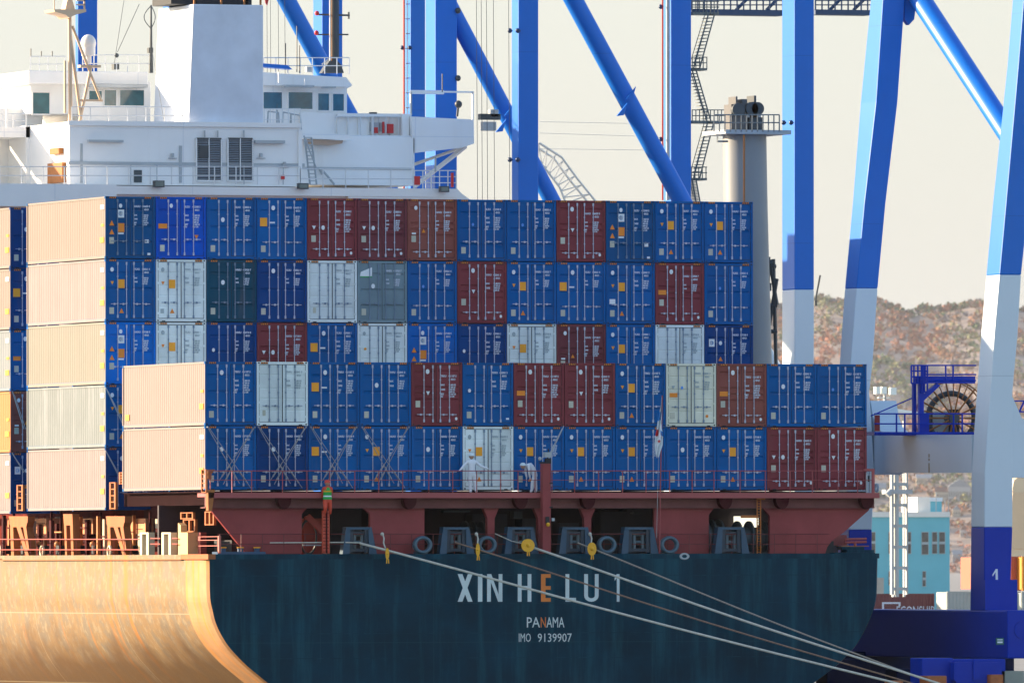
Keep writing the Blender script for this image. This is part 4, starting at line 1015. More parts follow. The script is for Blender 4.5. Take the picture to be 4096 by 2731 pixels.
for i, (a, b, Y, X) in enumerate((((243, 890), (285, 980), Y2-.1, 0), ((243, 1035), (283, 1112), Y2-.1, 0), ((28, 898), (55, 985), Y3-.1, 0), ((28, 1040), (55, 1085), Y3-.1, 0))):
    g = MB(); g.tube([at(*a, Y), at(*b, Y-.1)], .022, 5); g.tube([at(a[0]+5, a[1]+8, Y), at(b[0]+4, b[1], Y-.15)], .014, 5)
    tag(g.build('lashing_rod', lgrey), ['upper lashing rod beside the pale stack behind the stern bay', 'lower lashing rod beside the pale stack behind the stern bay', 'upper lashing rod in the narrow gap at left edge', 'lower lashing rod in the narrow gap at left edge'][i], 'lashing rod', tag_g)

# ================================================================== FLAG
fl = empty('flag_staff', at(1515, 1270, -1.0)); tag(fl, 'slanting red flag staff at the stern with a limp white red and blue flag', 'flag')
def lc(mb, name, m, par):
    o = mb.build(name, m, par); o.matrix_parent_inverse = Matrix.Translation(-Vector(par.location)); return o
g = MB(); g.tube([at(1515, 1270, -1.2), at(1517, 1100, -1.3), at(1521, 908, -1.4)], .028, 6); lc(g, 'staff', redl, fl)
g = MB(); g.tube([at(1508, 1235, -1.35), at(1514, 1000, -1.4), at(1520, 912, -1.45)], .01, 4); lc(g, 'halyard', lgrey, fl)
def cloth(px0, px1, y0, y1, Y, mi, g, ph=0):
    pass
g = MB(); rows = [(930, 1518, 1520), (950, 1514, 1520), (970, 1510, 1519), (985, 1508, 1521), (1000, 1505, 1523), (1020, 1503, 1522), (1035, 1505, 1517), (1050, 1508, 1513)]
nc = 6; vs = []; fs = []; mi = []
rr = []
for i in range(29):
    t_ = i/28*(len(rows)-1); j = min(int(t_), len(rows)-2); f_ = t_-j
    y = rows[j][0]*(1-f_)+rows[j+1][0]*f_; xa = rows[j][1]*(1-f_)+rows[j+1][1]*f_; xb = rows[j][2]*(1-f_)+rows[j+1][2]*f_
    rr.append(y)
    for q in range(nc+1): 
        p = at(xa+(xb-xa)*q/nc, y+2*math.sin(q*1.3), -1.45+.10*math.sin(q*1.7+i*.35)); vs.append(p)
for i in range(28):
    for q in range(nc):
        y = rr[i]; m_i = 0
        if 944 < y < 962 and q < 5: m_i = 1
        if 985 < y < 998 and q > 3: m_i = 1
        if 983 < y < 1000 and q < 2: m_i = 2
        g.add([vs[i*(nc+1)+q], vs[i*(nc+1)+q+1], vs[(i+1)*(nc+1)+q+1], vs[(i+1)*(nc+1)+q]], [(0, 1, 2, 3)], m_i, True)
c = at(1514, 1013, -1.62); pts = []
for i in range(10): r = .10 if i % 2 == 0 else .042; pts.append((c.x+r*math.sin(i*PI/5), -1.62, c.z+r*math.cos(i*PI/5)))
g.prism(pts, (0, .01, 0), 2)
o = lc(g, 'flag_cloth', [swhite, sblue, sred], fl)

# ================================================================== PEOPLE
def figure(name, label, nodes, edges, root, mats_, extra):
    r = empty(name, root); tag(r, label, 'person')
    me = bpy.data.meshes.new('body'); me.from_pydata([n_[0] for n_ in nodes], edges, []); me.update()
    o = bpy.data.objects.new('body', me); col.objects.link(o); o.parent = r
    sk = o.modifiers.new('skin', 'SKIN'); sk.use_smooth_shade = True
    for i, n_ in enumerate(nodes): k_r = 1.22 if n_[1] > .035 else 1; me.skin_vertices[0].data[i].radius = (n_[1]*k_r, (n_[1] if len(n_) < 3 else n_[2])*k_r); 
    me.skin_vertices[0].data[0].use_root = True
    ss = o.modifiers.new('sub', 'SUBSURF'); ss.levels = 1; ss.render_levels = 1
    me.materials.append(mats_)
    for nm, mb, m in extra: 
        p = mb.build(nm, m, r)
    return r
cov = mat('coverall_white', (.82, .84, .88), .7, .06, sc=3)
skin_ = mat('skin', (.45, .25, .17), .6, .05)
def hand(nodes, edges, wi, w, d, up):
    """five bent fingers of unequal length rooted in the palm beyond wrist vertex wi"""
    d = Vector(d).normalized(); up = Vector(up).normalized(); s = d.cross(up).normalized(); w = Vector(w)
    pi = len(nodes); nodes.append((tuple(w+d*.06), .03, .018)); edges.append((wi, pi))
    for k2, (off, L_) in enumerate(((-.028, .062), (-.010, .075), (.009, .070), (.027, .055))):
        a = w+d*.10+s*off; b = a+d*L_*.55-up*.008; c = b+d*L_*.35-up*.025
        i0 = len(nodes); nodes.append((tuple(a), .009)); nodes.append((tuple(b), .008)); nodes.append((tuple(c), .007)); edges += [(pi, i0), (i0, i0+1), (i0+1, i0+2)]
    a = w+d*.04-s*.045; b = a+d*.045-s*.02; i0 = len(nodes); nodes.append((tuple(a), .011)); nodes.append((tuple(b), .009)); edges += [(pi, i0), (i0, i0+1)]
def head(x, y, z, hat, tilt=0, tx=0, back=True):
    """face at -y if back is False"""
    h = MB(); h.ball((x, y, z), .10, 14, 0, 1.22); s = 1 if back else -1
    h.ball((x, y+s*.10, z-.01), .022, 6); 
    for e in (-.035, .035): h.ball((x+e, y+s*.088, z+.02), .014, 6)
    for e in (-.1, .1): h.ball((x+e, y, z-.005), .026, 6, 0, 1.3)
    h.box(x-.028, x+.028, y+s*.088, y+s*.096, z-.06, z-.05)
    c = MB(); n_ = 16; 
    vs = []
    for i, (r, dz) in enumerate(((.135, 0), (.130, .05), (.10, .10), (.05, .125), (.005, .132))):
        for j in range(n_): vs.append((x+r*math.cos(2*PI*j/n_), y+r*1.08*math.sin(2*PI*j/n_)+tilt*dz, z+.045+dz))
    fs = [(i*n_+j, i*n_+(j+1) % n_, (i+1)*n_+(j+1) % n_, (i+1)*n_+j) for i in range(4) for j in range(n_)]
    c.add(vs, fs, 0, True); c.cyl((x, y, z+.035), .155, .018, 'z', 18)
    return [('head', h, skin_), ('hard_hat', c, hat)]
hatw = mat('hat_white', (.75, .85, .88), .35, .03); hatr = mat('hat_red', (.75, .06, .03), .35, .03)
ZF = zc
# standing worker, seen from behind, arms spread to the rail
p = at(1083, 1131, -.62); root = (p.x, -.62, ZF)
N_ = [((0, 0, .95), .15, .11), ((0, 0, 1.12), .145, .10), ((0, -.01, 1.30), .165, .11), ((0, 0, 1.44), .14, .09), ((0, 0, 1.54), .055),
      ((-.19, 0, 1.43), .07), ((-.40, -.06, 1.25), .052), ((-.60, -.24, 1.08), .04),
      ((.19, 0, 1.43), .07), ((.42, -.05, 1.24), .052), ((.66, -.24, 1.12), .04),
      ((-.09, 0, .82), .11), ((-.07, -.02, .48), .078), ((-.06, 0, .10), .062), ((-.06, -.10, .045), .045),
      ((.10, 0, .82), .11), ((.14, .03, .48), .078), ((.22, .05, .12), .062), ((.26, -.05, .05), .045)]
E_ = [(0, 1), (1, 2), (2, 3), (3, 4), (3, 5), (5, 6), (6, 7), (3, 8), (8, 9), (9, 10), (0, 11), (11, 12), (12, 13), (13, 14), (0, 15), (15, 16), (16, 17), (17, 18)]
hand(N_, E_, 7, N_[7][0], (-.7, -.5, -.3), (0, 0, 1)); hand(N_, E_, 10, N_[10][0], (.7, -.5, -.1), (0, 0, 1))
figure('person', 'worker in white coveralls and white helmet standing with both arms out to the railing', N_, E_, root, cov, head(0, .0, 1.66, hatw))
# bending worker facing left
p = at(1222, 1131, -.62); root = (p.x, -.62, ZF)
N_ = [((.14, 0, .95), .14, .13), ((.04, 0, 1.10), .14), ((-.12, 0, 1.24), .15), ((-.24, 0, 1.28), .12), ((-.33, 0, 1.27), .055),
      ((-.20, -.17, 1.24), .068), ((-.22, -.20, .98), .052), ((-.16, -.14, .76), .04),
      ((-.20, .17, 1.24), .068), ((-.26, .18, .98), .052), ((-.22, .12, .78), .04),
      ((.12, -.11, .82), .105), ((-.02, -.14, .50), .078), ((-.06, -.14, .10), .06), ((-.16, -.14, .045), .042),
      ((.16, .11, .82), .105), ((.20, .12, .48), .078), ((.24, .12, .10), .06), ((.14, .12, .045), .042)]
E_ = [(0, 1), (1, 2), (2, 3), (3, 4), (3, 5), (5, 6), (6, 7), (3, 8), (8, 9), (9, 10), (0, 11), (11, 12), (12, 13), (13, 14), (0, 15), (15, 16), (16, 17), (17, 18)]
hand(N_, E_, 7, N_[7][0], (.2, 0, -1), (1, 0, 0)); hand(N_, E_, 10, N_[10][0], (.1, 0, -1), (1, 0, 0))
figure('person', 'worker in white coveralls and white helmet bending forward beside the red king post', N_, E_, root, cov, head(-.44, 0, 1.22, hatw))
# climber in green and red
p = at(752, 1172, -1.35); root = (p.x, -1.35, p.z)
N_ = [((0, 0, .55), .15, .12), ((0, 0, .72), .145, .11), ((.01, -.02, .92), .165, .12), ((0, 0, 1.04), .12, .09), ((0, 0, 1.12), .05),
      ((-.18, 0, 1.0), .065), ((-.20, .10, .74), .05), ((-.17, .25, .60), .04),
      ((.18, 0, 1.0), .065), ((.26, .10, .80), .05), ((.14, .25, .86), .04),
      ((-.10, 0, .42), .11), ((-.12, -.08, .10), .08), ((-.12, .02, -.10), .06), ((-.12, .1, -.13), .045),
      ((.10, 0, .42), .11), ((.13, .0, .12), .08), ((.15, .05, -.12), .06), ((.15, .12, -.15), .045)]
hand(N_, E_2 if False else E_, 7, N_[7][0], (0, 1, .1), (0, 0, 1)) if False else None
E_ = [(0, 1), (1, 2), (2, 3), (3, 4), (3, 5), (5, 6), (6, 7), (3, 8), (8, 9), (9, 10), (0, 11), (11, 12), (12, 13), (13, 14), (0, 15), (15, 16), (16, 17), (17, 18)]
hand(N_, E_, 7, N_[7][0], (0, 1, .1), (0, 0, 1)); hand(N_, E_, 10, N_[10][0], (0, 1, .1), (0, 0, 1))
gr = mat('coverall_red', (.70, .07, .03), .6, .1, sc=4)
ves = MB()
for z0, z1, r0, r1, mi in ((.50, .62, .215, .20, 0), (.62, .68, .20, .19, 1), (.68, .84, .19, .20, 0), (.84, .90, .20, .21, 2), (.90, 1.05, .21, .14, 0)):
    n_ = 16; vs = [(r0*math.cos(2*PI*j/n_), r0*.78*math.sin(2*PI*j/n_), z0) for j in range(n_)]+[(r1*math.cos(2*PI*j/n_), r1*.78*math.sin(2*PI*j/n_), z1) for j in range(n_)]
    ves.add(vs, [(j, (j+1) % n_, n_+(j+1) % n_, n_+j) for j in range(n_)], mi, True)
figure('person', 'worker in green vest, red trousers and red helmet climbing the red ladder', N_, E_, root, gr,
       head(0, 0, 1.22, hatr)+[('vest', ves, [mat('vest_green', (.01, .38, .05), .6, .1), swhite, yellow])])

# ================================================================== MOORING LINES AND RAT GUARDS
def rope(st, en, Ye, r, m, label, mid=None):
    a = at(st[0], st[1], -1.3); b = at(en[0], en[1], Ye); g = MB(); pts = []
    for i in range(25):
        t = i/24; p = a+(b-a)*t; p.z -= .12*math.sin(PI*t)*4*t*(1-t)+.03; pts.append(p)
    inner = at(st[0], st[1]-1, .6); g.tube([inner]+pts, r, 7)
    tag(g.build('mooring_line', m), label, 'rope', 'mooring lines running from the stern to the quay')
rope((828, 1246), (2250, 1615), -12, .055, ropew, 'thick white mooring line from the leftmost fairlead, lowest of the four')
rope((1046, 1244), (2250, 1613), -12, .036, ropeb, 'thin brown mooring line from the second fairlead')
rope((1205, 1249), (2250, 1598), -12, .055, ropew, 'thick white mooring line through the big yellow disc')
rope((1328, 1245), (2250, 1606), -12, .036, ropet, 'thin tan mooring line from the fourth fairlead, topmost of the four')
g = MB(); g.tube([at(1137, 1225, -1.0), at(1175, 1242, -1.05), at(1213, 1250, -1.3)], .02, 6); tag(g.build('hanging_cord', ropew), 'white cord leading from the deck rail to the big yellow disc', 'rope')
g = MB(); g.tube([at(620, 1246, -.8), at(790, 1245, -.9), at(828, 1246, -1.2)], .03, 6); tag(g.build('hanging_cord', ropew), 'pale cord stretched level left of the first fairlead', 'rope')
for (x, y, rx, ry, lab) in ((1213, 1252, 15, 15, 'big round yellow rat guard on the thick middle line'), (1360, 1260, 10, 15, 'narrower yellow rat guard on the rightmost tan line'), (1098, 1262, 4.5, 15, 'thin edge-on yellow rat guard near the second oval chock'), (890, 1271, 4, 13, 'thin edge-on yellow rat guard on the leftmost white line')):
    g = MB(); c = at(x, y, -1.9); RX = rx/50/.94; RY = ry/50
    n_ = 22; pts = [(c.x+RX*math.cos(2*PI*j/n_), c.y, c.z+RY*math.sin(2*PI*j/n_)) for j in range(n_)]
    g.prism(pts, (0, .06, 0)); g.ball((c.x, c.y, c.z), min(RX*.5, .1), 8)
    for dx in (-.03, .04): g.tube([(c.x+dx, c.y, c.z-RY*.9), (c.x+dx*1.5, c.y, c.z-RY-.18)], .03, 5)
    tag(g.build('rat_guard', yellow), lab, 'rat guard', 'yellow rat guards on the mooring lines')
for (x, lab) in ((880, 'knotted pale cord hanging over the rail above the leftmost rat guard'), (1096, 'knotted pale cord hanging over the rail near the second oval chock'), (1357, 'knotted pale cord hanging above the rightmost rat guard')):
    g = MB(); g.tube([at(x-1, 1224, -1.05), at(x+2, 1236, -1.2), at(x+1, 1246, -1.3), at(x+5, 1258, -1.7)], .035, 6); g.ball(at(x-2, 1226, -1.05), .09, 8); tag(g.build('hanging_cord', ropew), lab, 'rope')
g = MB(); g.cyl((40, -14, 5.2), .35, .9, 'z', 16); g.cyl((40, -14, 6.1), .5, .25, 'z', 16); tag(g.build('quay_bollard', yellow), 'yellow mooring bollard on the quay edge beyond the lower right corner', 'bollard')

# ================================================================== QUAY CRANES
def cr(root, mb, name, m, label=None, bevel=0):
    for q in mb.pieces():
        o = q.build(name, m, root, label, bevel); o.matrix_parent_inverse = Matrix.Translation(-Vector(root.location))
    return o
# nearest crane, number 1
YB = -1.0
c1 = empty('quay_crane', (38.5, 6, 5.2)); tag(c1, 'nearest blue and white quay crane with numeral 1 on its leg', 'crane', 'blue quay cranes')
def slantleg(prof, Y, xs, mi=0):
    """prof: list of (y, xl, xm, xr): left edge, corner, right edge of a box leg; returns world rings"""
    rings = []
    for y, xl, xm, xr in prof:
        P0 = at(xm, y, Y); P1 = at(xr, y, Y); q = atx(xl, y, P0.x); dep = max(.3, q.y-Y)
        rings.append([(P0.x, Y, P0.z), (P1.x, Y, P0.z), (P1.x, Y+dep, P0.z), (P0.x, Y+dep, P0.z)])
    return rings
def legobj(root, prof, Y, m, name='leg', label=None):
    R = slantleg(prof, Y, 0); g = MB(); vs = [p for r in R for p in r]; fs = []
    for i in range(len(R)-1):
        for j in range(4): fs.append((i*4+j, i*4+(j+1) % 4, (i+1)*4+(j+1) % 4, (i+1)*4+j))
    n_ = (len(R)-1)*4
    g.add(vs, fs+[(0, 1, 2, 3), (n_+3, n_+2, n_+1, n_)])
    # orientation: fix via recalculation
    o = cr(root, g, name, m, label); fixn(o.data); b = o.modifiers.new('bevel', 'BEVEL'); b.width = .05; b.segments = 2; b.limit_method = 'ANGLE'
    return o
import bmesh
def fixn(me):
    b = bmesh.new(); b.from_mesh(me); bmesh.ops.recalc_face_normals(b, faces=b.faces); b.to_mesh(me); b.free()
legobj(c1, [(-330, 2352, 2378, 2430), (144, 2314, 2340, 2392), (468, 2280, 2311, 2363), (631, 2265, 2296, 2346)], YB, crblue)
legobj(c1, [(631, 2265, 2296, 2346), (767, 2253, 2284, 2338), (902, 2243, 2275, 2326), (1000, 2236, 2267, 2326), (1085, 2231, 2262, 2326), (1210, 2230, 2261, 2326)], YB, crwhite)
legobj(c1, [(1210, 2230, 2261, 2326), (1405, 2228, 2261, 2320)], YB, crblued)
YA1 = 13.2
legobj(c1, [(-330, 2027, 2056, 2106), (0, 1999.6, 2028, 2078.5), (234, 1976.5, 2012.5, 2062), (468, 1958, 1985.5, 2034.4), (662, 1940, 1967.5, 2016.4)], YA1, crblue)
legobj(c1, [(662, 1940, 1967.5, 2016.4), (833, 1928, 1954, 2005), (900, 1923, 1949, 1997), (980, 1920, 1946, 2003), (1090, 1920, 1946, 2009), (1216, 1920, 1950, 2003)], YA1, crwhite)
legobj(c1, [(1216, 1920, 1950, 2003), (1400, 1920, 1950, 2003)], YA1, crblued)
# portal beam between the two legs, along the quay
Xb = at(2261, 1000, YB).x+.1
g = MB()
def ax(x, y): return atx(x, y, Xb)
pts = [(1962, 1090), (2008, 1090), (2018, 1086), (2232, 1085), (2232, 998), (2050, 998), (2028, 993), (2014, 980), (2005, 955), (2000, 920), (1962, 920)]
g.prism([ax(x, y) for x, y in pts], (1.3, 0, 0)); o = cr(c1, g, 'portal_beam', crwhite); fixn(o.data)
g = MB(); a = ax(2016, 1128); g.ring((Xb-.05, ax(2016, 1120).y, ax(2016, 1120).z), .22, .12, 'x', .06); cr(c1, g, 'pin', crwhite)
g = MB(); a = ax(2140, 1110); 
for y0, y1 in ((1042, 1050), (1052, 1058), (1063, 1085)): p = ax(2134, y0); q = ax(2136, y1); g.box(Xb-.006, Xb+.01, p.y-.08, p.y+.08, q.z, p.z)
cr(c1, g, 'rust_streak', mat('rust_light', (.42, .36, .24), .7, .2))
# beam to landside
g = MB(); a = at(2326, 985, YB); b = at(2326, 1096, YB); g.box(a.x-.2, a.x+13, YB+.05, YB+1.4, b.z, a.z); p = at(2326, 985, YB); g.prism([(p.x-.02, YB+.1, p.z-.1), (p.x+1.6, YB+.1, p.z-.1), (p.x+.5, YB+.1, p.z+.5), (p.x-.02, YB+.1, p.z+1.6)], (0, 1.2, 0)); cr(c1, g, 'portal_beam', crwhite)
g = MB(); p = at(2352, 980, YB); 
for k2 in range(3): g.box(p.x-.6, p.x+5, YB+2.2, YB+2.3, p.z+.2+k2*.5, p.z+.26+k2*.5)
for k2 in range(8): g.bar((p.x-.6+k2*.5, YB+2.2, p.z+.2), (p.x-.1+k2*.5, YB+2.2, p.z+1.2), .08)
cr(c1, g, 'walkway_railing', crblued)
# diagonal tube
g = MB(); a = at(2095, -30, YA1+.5); b = at(2330, 330, YB+4); g.tube([a, b], .50, 32); cr(c1, g, 'diagonal_brace', crblue)
g = MB(); g.poly([(2078, -40), (2110, -40), (2100, 45), (2088, 58), (2078, 45)], YA1+.2, .4); cr(c1, g, 'gusset', crblue)
# landside legs out of frame
for Y_ in (YB, YA1):
    g = MB(); a = at(2290, 1400, YB); g.box(a.x+12.6, a.x+13.9, Y_, Y_+1.8, 9, 60); cr(c1, g, 'leg', crblue)
# sill beam and bogies
bog_d = mat('bogie_navy', (.001, .008, .045), .5, .2, spec=.1)
g = MB(); Xs = Xb-.15
p0 = atx(2290, 1400, Xs); p1 = atx(1700, 1400, Xs); zb0 = atx(2230, 1400, Xs).z; zb1 = atx(2230, 1510, Xs).z
g.box(Xs, Xs+1.9, YB-2.9, YA1+7, zb1, zb0); 
q = at(2268, 1500, YB-2.9)
cr(c1, g, 'sill_beam', crblued, bevel=.06)
g = MB(); p = at(2275, 1455, YB-3.0); g.cyl((Xs+.75, YB-2.95, (zb0+zb1)/2+.2), .42, .06, 'y', 26); 
g.prism([(Xs-.01, YB-.2+0, zb0), (Xs-.01, YB+1.6, zb0), (Xs-.01, YB+1.4, zb0+.5), (Xs-.01, YB+.9, zb0+1.3), (Xs-.01, YB-.2, zb0+1.4)], (1.6, 0, 0))
cr(c1, g, 'base_plate', crblued)
for (x0, x1, y0, y1, Y_, mi) in ((1900, 2330, 1494, 1700, 14, 0), (2118, 2190, 1510, 1690, -6, 0), (2190, 2310, 1512, 1600, -5, 0), (2060, 2118, 1535, 1690, 3, 0), (1900, 2000, 1512, 1600, 9, 0)):
    g = MB(); g.fb(x0, x1, y0, y1, Y_, 1.5); cr(c1, g, 'bogie', crblued if Y_ < 0 else bog_d, bevel=.05)
g = MB(); g.poly([(2192, 1520), (2300, 1520), (2302, 1560), (2270, 1600), (2225, 1600), (2192, 1560)], -6.5, .8); g.fb(2236, 2252, 1515, 1560, -6.6, .1); cr(c1, g, 'equaliser', crblue and crblued)
for (x0, x1, y0, y1) in ((2130, 2175, 1551, 1640), (2275, 2305, 1548, 1640), (2050, 2075, 1562, 1640)):
    g = MB(); g.fb(x0, x1, y0, y1, -6.9, 1); cr(c1, g, 'wheel_box', mat('bogie_orange', (.45, .13, .03), .5, .3, sc=3), bevel=.04)
g = MB(); g.fb(2298, 2352, 1540, 1568+60, -5, 1.5); cr(c1, g, 'motor_box', mat('box_beige', (.30, .32, .26), .5, .1))
g = MB(); g.fb(2288, 2306, 1464, 1480, YB-3.2, .05); g.fb(2291, 2303, 1467, 1469.5, YB-3.22, .02, 1); g.fb(2291, 2303, 1472, 1476, YB-3.22, .02, 1); cr(c1, g, 'notice_plate', [mat('plate_green', (.01, .12, .10), .5, .05), swhite])
# numeral 1
g = MB(); Y_ = YB-.02
g.poly([(2286.8, 1306), (2291.5, 1306), (2293, 1363), (2287.6, 1363)], Y_, .02); g.poly([(2286.9, 1307), (2287.0, 1312.5), (2280.2, 1323), (2279.4, 1319.5)], Y_-.003, .02)
cr(c1, g, 'numeral', swhite, 'white numeral 1')
# cable reel on the beam
YR = 9.0
cx_, cy_ = 2190, 960
g = MB(); c = at(cx_, cy_, YR); R1 = .0; R1 = at(cx_+80, cy_, YR).x-c.x; R2 = R1*.58
g.ring((c.x, YR, c.z), R1*1.0, R1*.965, 'y', .05, 1, 48, 0); g.ring((c.x, YR+.5, c.z), R1*1.0, R1*.965, 'y', .05, 1, 48, 0)
for i in range(28):
    a = 2*PI*i/28; r0 = .2 if i % 2 == 0 else R2; g.bar((c.x+r0*math.cos(a), YR, c.z+r0*math.sin(a)), (c.x+R1*.97*math.cos(a), YR, c.z+R1*.97*math.sin(a)), .07 if i % 2 == 0 else .045, 0)
g.ring((c.x, YR+.28, c.z), R1*.74, R2, 'y', .16, 1, 48, 1)
g.cyl((c.x, YR-.1, c.z), .25, .7, 'y', 16, 1)
cr(c1, g, 'cable_reel', [rust, dgrey], 'large rust brown cable reel wheel')
g = MB(); Yp = YR-.8
g.fb(2103, 2240, 864, 880, Yp, .25); g.fb(2112, 2122, 880, 998, Yp, .25); g.fb(2098, 2105, 880, 998, Yp+.6, .2)
g.poly([(2122, 920), (2160, 885), (2152, 880), (2122, 905)], Yp+.02, .2); g.fb(2122, 2134, 950, 998, Yp+.3, .5)
g.tube([at(2000, 955, YR), at(2104, 910, YR)], .03, 5)
cr(c1, g, 'reel_support', crblued)
g = MB()
def prail(x0, x1, ys, xs_, Y):
    for y in ys: g.tube([at(x0, y, Y), at(x1, y, Y)], .035, 5)
    for x in xs_: g.tube([at(x, ys[0], Y), at(x, ys[-1], Y)], .045, 5)
prail(2125, 2242, (839, 860, 874), (2125, 2172, 2189), Yp); prail(2008, 2240, (950, 973, 995), (2059, 2078, 2190, 2210), YR-1.2)
prail(2093, 2120, (839, 852, 865, 880), (2093, 2099, 2108, 2116, 2120), Yp-.3); prail(2117, 2130, (839, 852, 865, 880, 900), (2117, 2123, 2130), Yp-.2)
cr(c1, g, 'walkway_railing', crblued)
g = MB(); g.fb(2008, 2240, 992, 999, YR-1.2, 1.6); cr(c1, g, 'walkway', crblued)
g = MB(); g.fb(2136, 2186, 945, 995, YR+1.4, 1, 0); g.fb(2186, 2204, 940, 997, YR+1, .6, 1); g.fb(2010, 2021, 953, 990, YR-1, .1, 2); g.fb(2140, 2142, 945, 995, YR+1.35, .05, 1)
cr(c1, g, 'machine_cabinet', [mat('cab_cream', (.45, .46, .42), .5, .1), ship_dark, mat('deep_red', (.3, .01, .015), .5, .1)])

# cranes further along the quay
def simple_leg(root, xl, xm, xr, Y, y0, y1, split=None, pipe=False):
    def seg(ya, yb, m):
        legobj(root, [(ya, xl, xm, xr), (yb, xl, xm, xr)], Y, m)
    if split: seg(y0, split, crblue); seg(split, y1, crwhite)
    else: seg(y0, y1, crblue)
def knobs(root, xs_, ys, Y):
    g = MB()
    for y in ys:
        for x in xs_: p = at(x, y, Y-.1); g.ball(p, .13, 8); g.tube([p, p+Vector((.15, .1, 0))], .05, 5)
    cr(root, g, 'leg_lamp', mat('lamp_dark_blue', (.01, .04, .12), .3, .1))
YP0, YP1 = 46.5, 59.5
c2 = empty('quay_crane', (45, 53, 5.2)); tag(c2, 'middle blue quay crane behind the ship with four plumb legs and zigzag stairs', 'crane', 'blue quay cranes')
simple_leg(c2, 1175, 1191, 1237, YP0, -330, 1250, 800); simple_leg(c2, 1796, 1825, 1870, YP0, -330, 1250, 665)
simple_leg(c2, 977, 1000, 1050, YP1, -330, 1250); simple_leg(c2, 1524, 1541, 1588, YP1, -330, 1250, 800)
g = MB(); g.tube([at(1231, -160, YP0+.9), at(1317, 0, YP0+.9), at(1676, 665, YP0+.9)], .47, 32); cr(c2, g, 'diagonal_brace', crblue)
g = MB(); g.tube([at(1676, 665, YP0+.9), at(1792, 880, YP0+.9)], .47, 32); cr(c2, g, 'diagonal_brace_foot', crwhite)
g = MB(); g.tube([at(1020, -10, YP1+.9), at(1060, 66, YP1+.9), at(1262, 450, YP1+.9), at(1478, 860, YP1+.9)], .43, 32); cr(c2, g, 'diagonal_brace', crblue)
for (x, y, Y_) in ((1155, 272, YP1), (1433, 235, YP0)):
    for s_, (dx, dy) in ((0, (-6, 28)), (1, (14, -10))):
        g = MB(); g.poly([(x+dx-10, y+dy+4), (x+dx+14, y+dy-26), (x+dx+6, y+dy+2)], Y_+.2, .1); cr(c2, g, 'fin', crblue)
knobs(c2, (1171, 1189), (71, 367, 640), YP0); knobs(c2, (1800, 1817), (282,), YP0); knobs(c2, (1518,), (16, 320), YP1)
g = MB(); g.tube([at(1522, -60, YP1-.2), at(1522, 460, YP1-.2)], .045, 6); cr(c2, g, 'riser_pipe', sred)
g = MB(); g.tube([at(1534, -60, YP1-.1), at(1534, 460, YP1-.1)], .10, 6); cr(c2, g, 'cable_duct', lgrey)
# top girder walkway
g = MB(); Yt = YP1+1
g.fb(1588, 1800, 24, 34, Yt, 1); g.fb(1873, 2000, 24, 34, Yt, 1)
for (a, b) in ((1588, 1800), (1873, 2000)):
    for y in (2, 12): g.tube([at(a, y, Yt), at(b, y, Yt)], .03, 4)
    x = a
    while x < b: g.tube([at(x, 24, Yt), at(x, -14, Yt)], .045, 4); x += 15
for x in (1690, 1760, 1905, 1960): g.tube([at(x, 24, Yt+.5), at(x+40, -16, Yt+.5)], .09, 5)
cr(c2, g, 'upper_walkway', mat('walk_grey_blue', (.03, .07, .15), .5, .2))
# zig-zag stairs
g = MB(); Ys = YP1+.3; st = lgrey
lands = [(1590, 1652, 32), (1590, 1624, 160), (1590, 1664, 281), (1588, 1624, 412)]
for x0, x1, y in lands:
    g.fb(x0, x1, y-3, y+2, Ys, 1.0)
    for yy in (y-15, y-28): g.tube([at(x0, yy, Ys), at(x1, yy, Ys)], .025, 4)
    x = x0
    while x <= x1: g.tube([at(x, y, Ys), at(x, y-29, Ys)], .028, 4); x += 8.4
fl_ = [((1634, 34), (1600, 158)), ((1594, 162), (1628, 279)), ((1632, 283), (1600, 410)), ((1594, 414), (1604, 470))]
for (a, b) in fl_:
    for dx in (-7, 7) if a[0] > b[0] else (-4, 5):
        for dd in (0, .8): g.tube([at(a[0]+dx, a[1], Ys+dd), at(b[0]+dx, b[1], Ys+dd)], .04, 4)
    for i in range(17): t = i/16; g.fb(a[0]+(b[0]-a[0])*t-6, a[0]+(b[0]-a[0])*t+6, a[1]+(b[1]-a[1])*t-.8, a[1]+(b[1]-a[1])*t+.8, Ys, .8)
    for k2 in (12, 24): g.tube([at(a[0]-k2*.5, a[1]-k2*.4, Ys), at(b[0]-k2*.5, b[1]-k2*.9, Ys)], .022, 4)
cr(c2, g, 'stairway', mat('stair_grey', (.14, .17, .17), .5, .2))
# hoist wires
g = MB()
for x in (1094, 1105, 1117, 1133, 1168): g.tube([at(x, -40, YP0-2), at(x+3, 465, YP0-2)], .014, 4)
g.fb(1104, 1150, 262, 275, YP0-2, .4, 0); g.fb(1110, 1140, 280, 300, YP0-2, .5, 1); g.fb(1128, 1145, 252, 268, YP0-2, .5, 1)
cr(c2, g, 'hoist_block', [dgrey, lgrey])

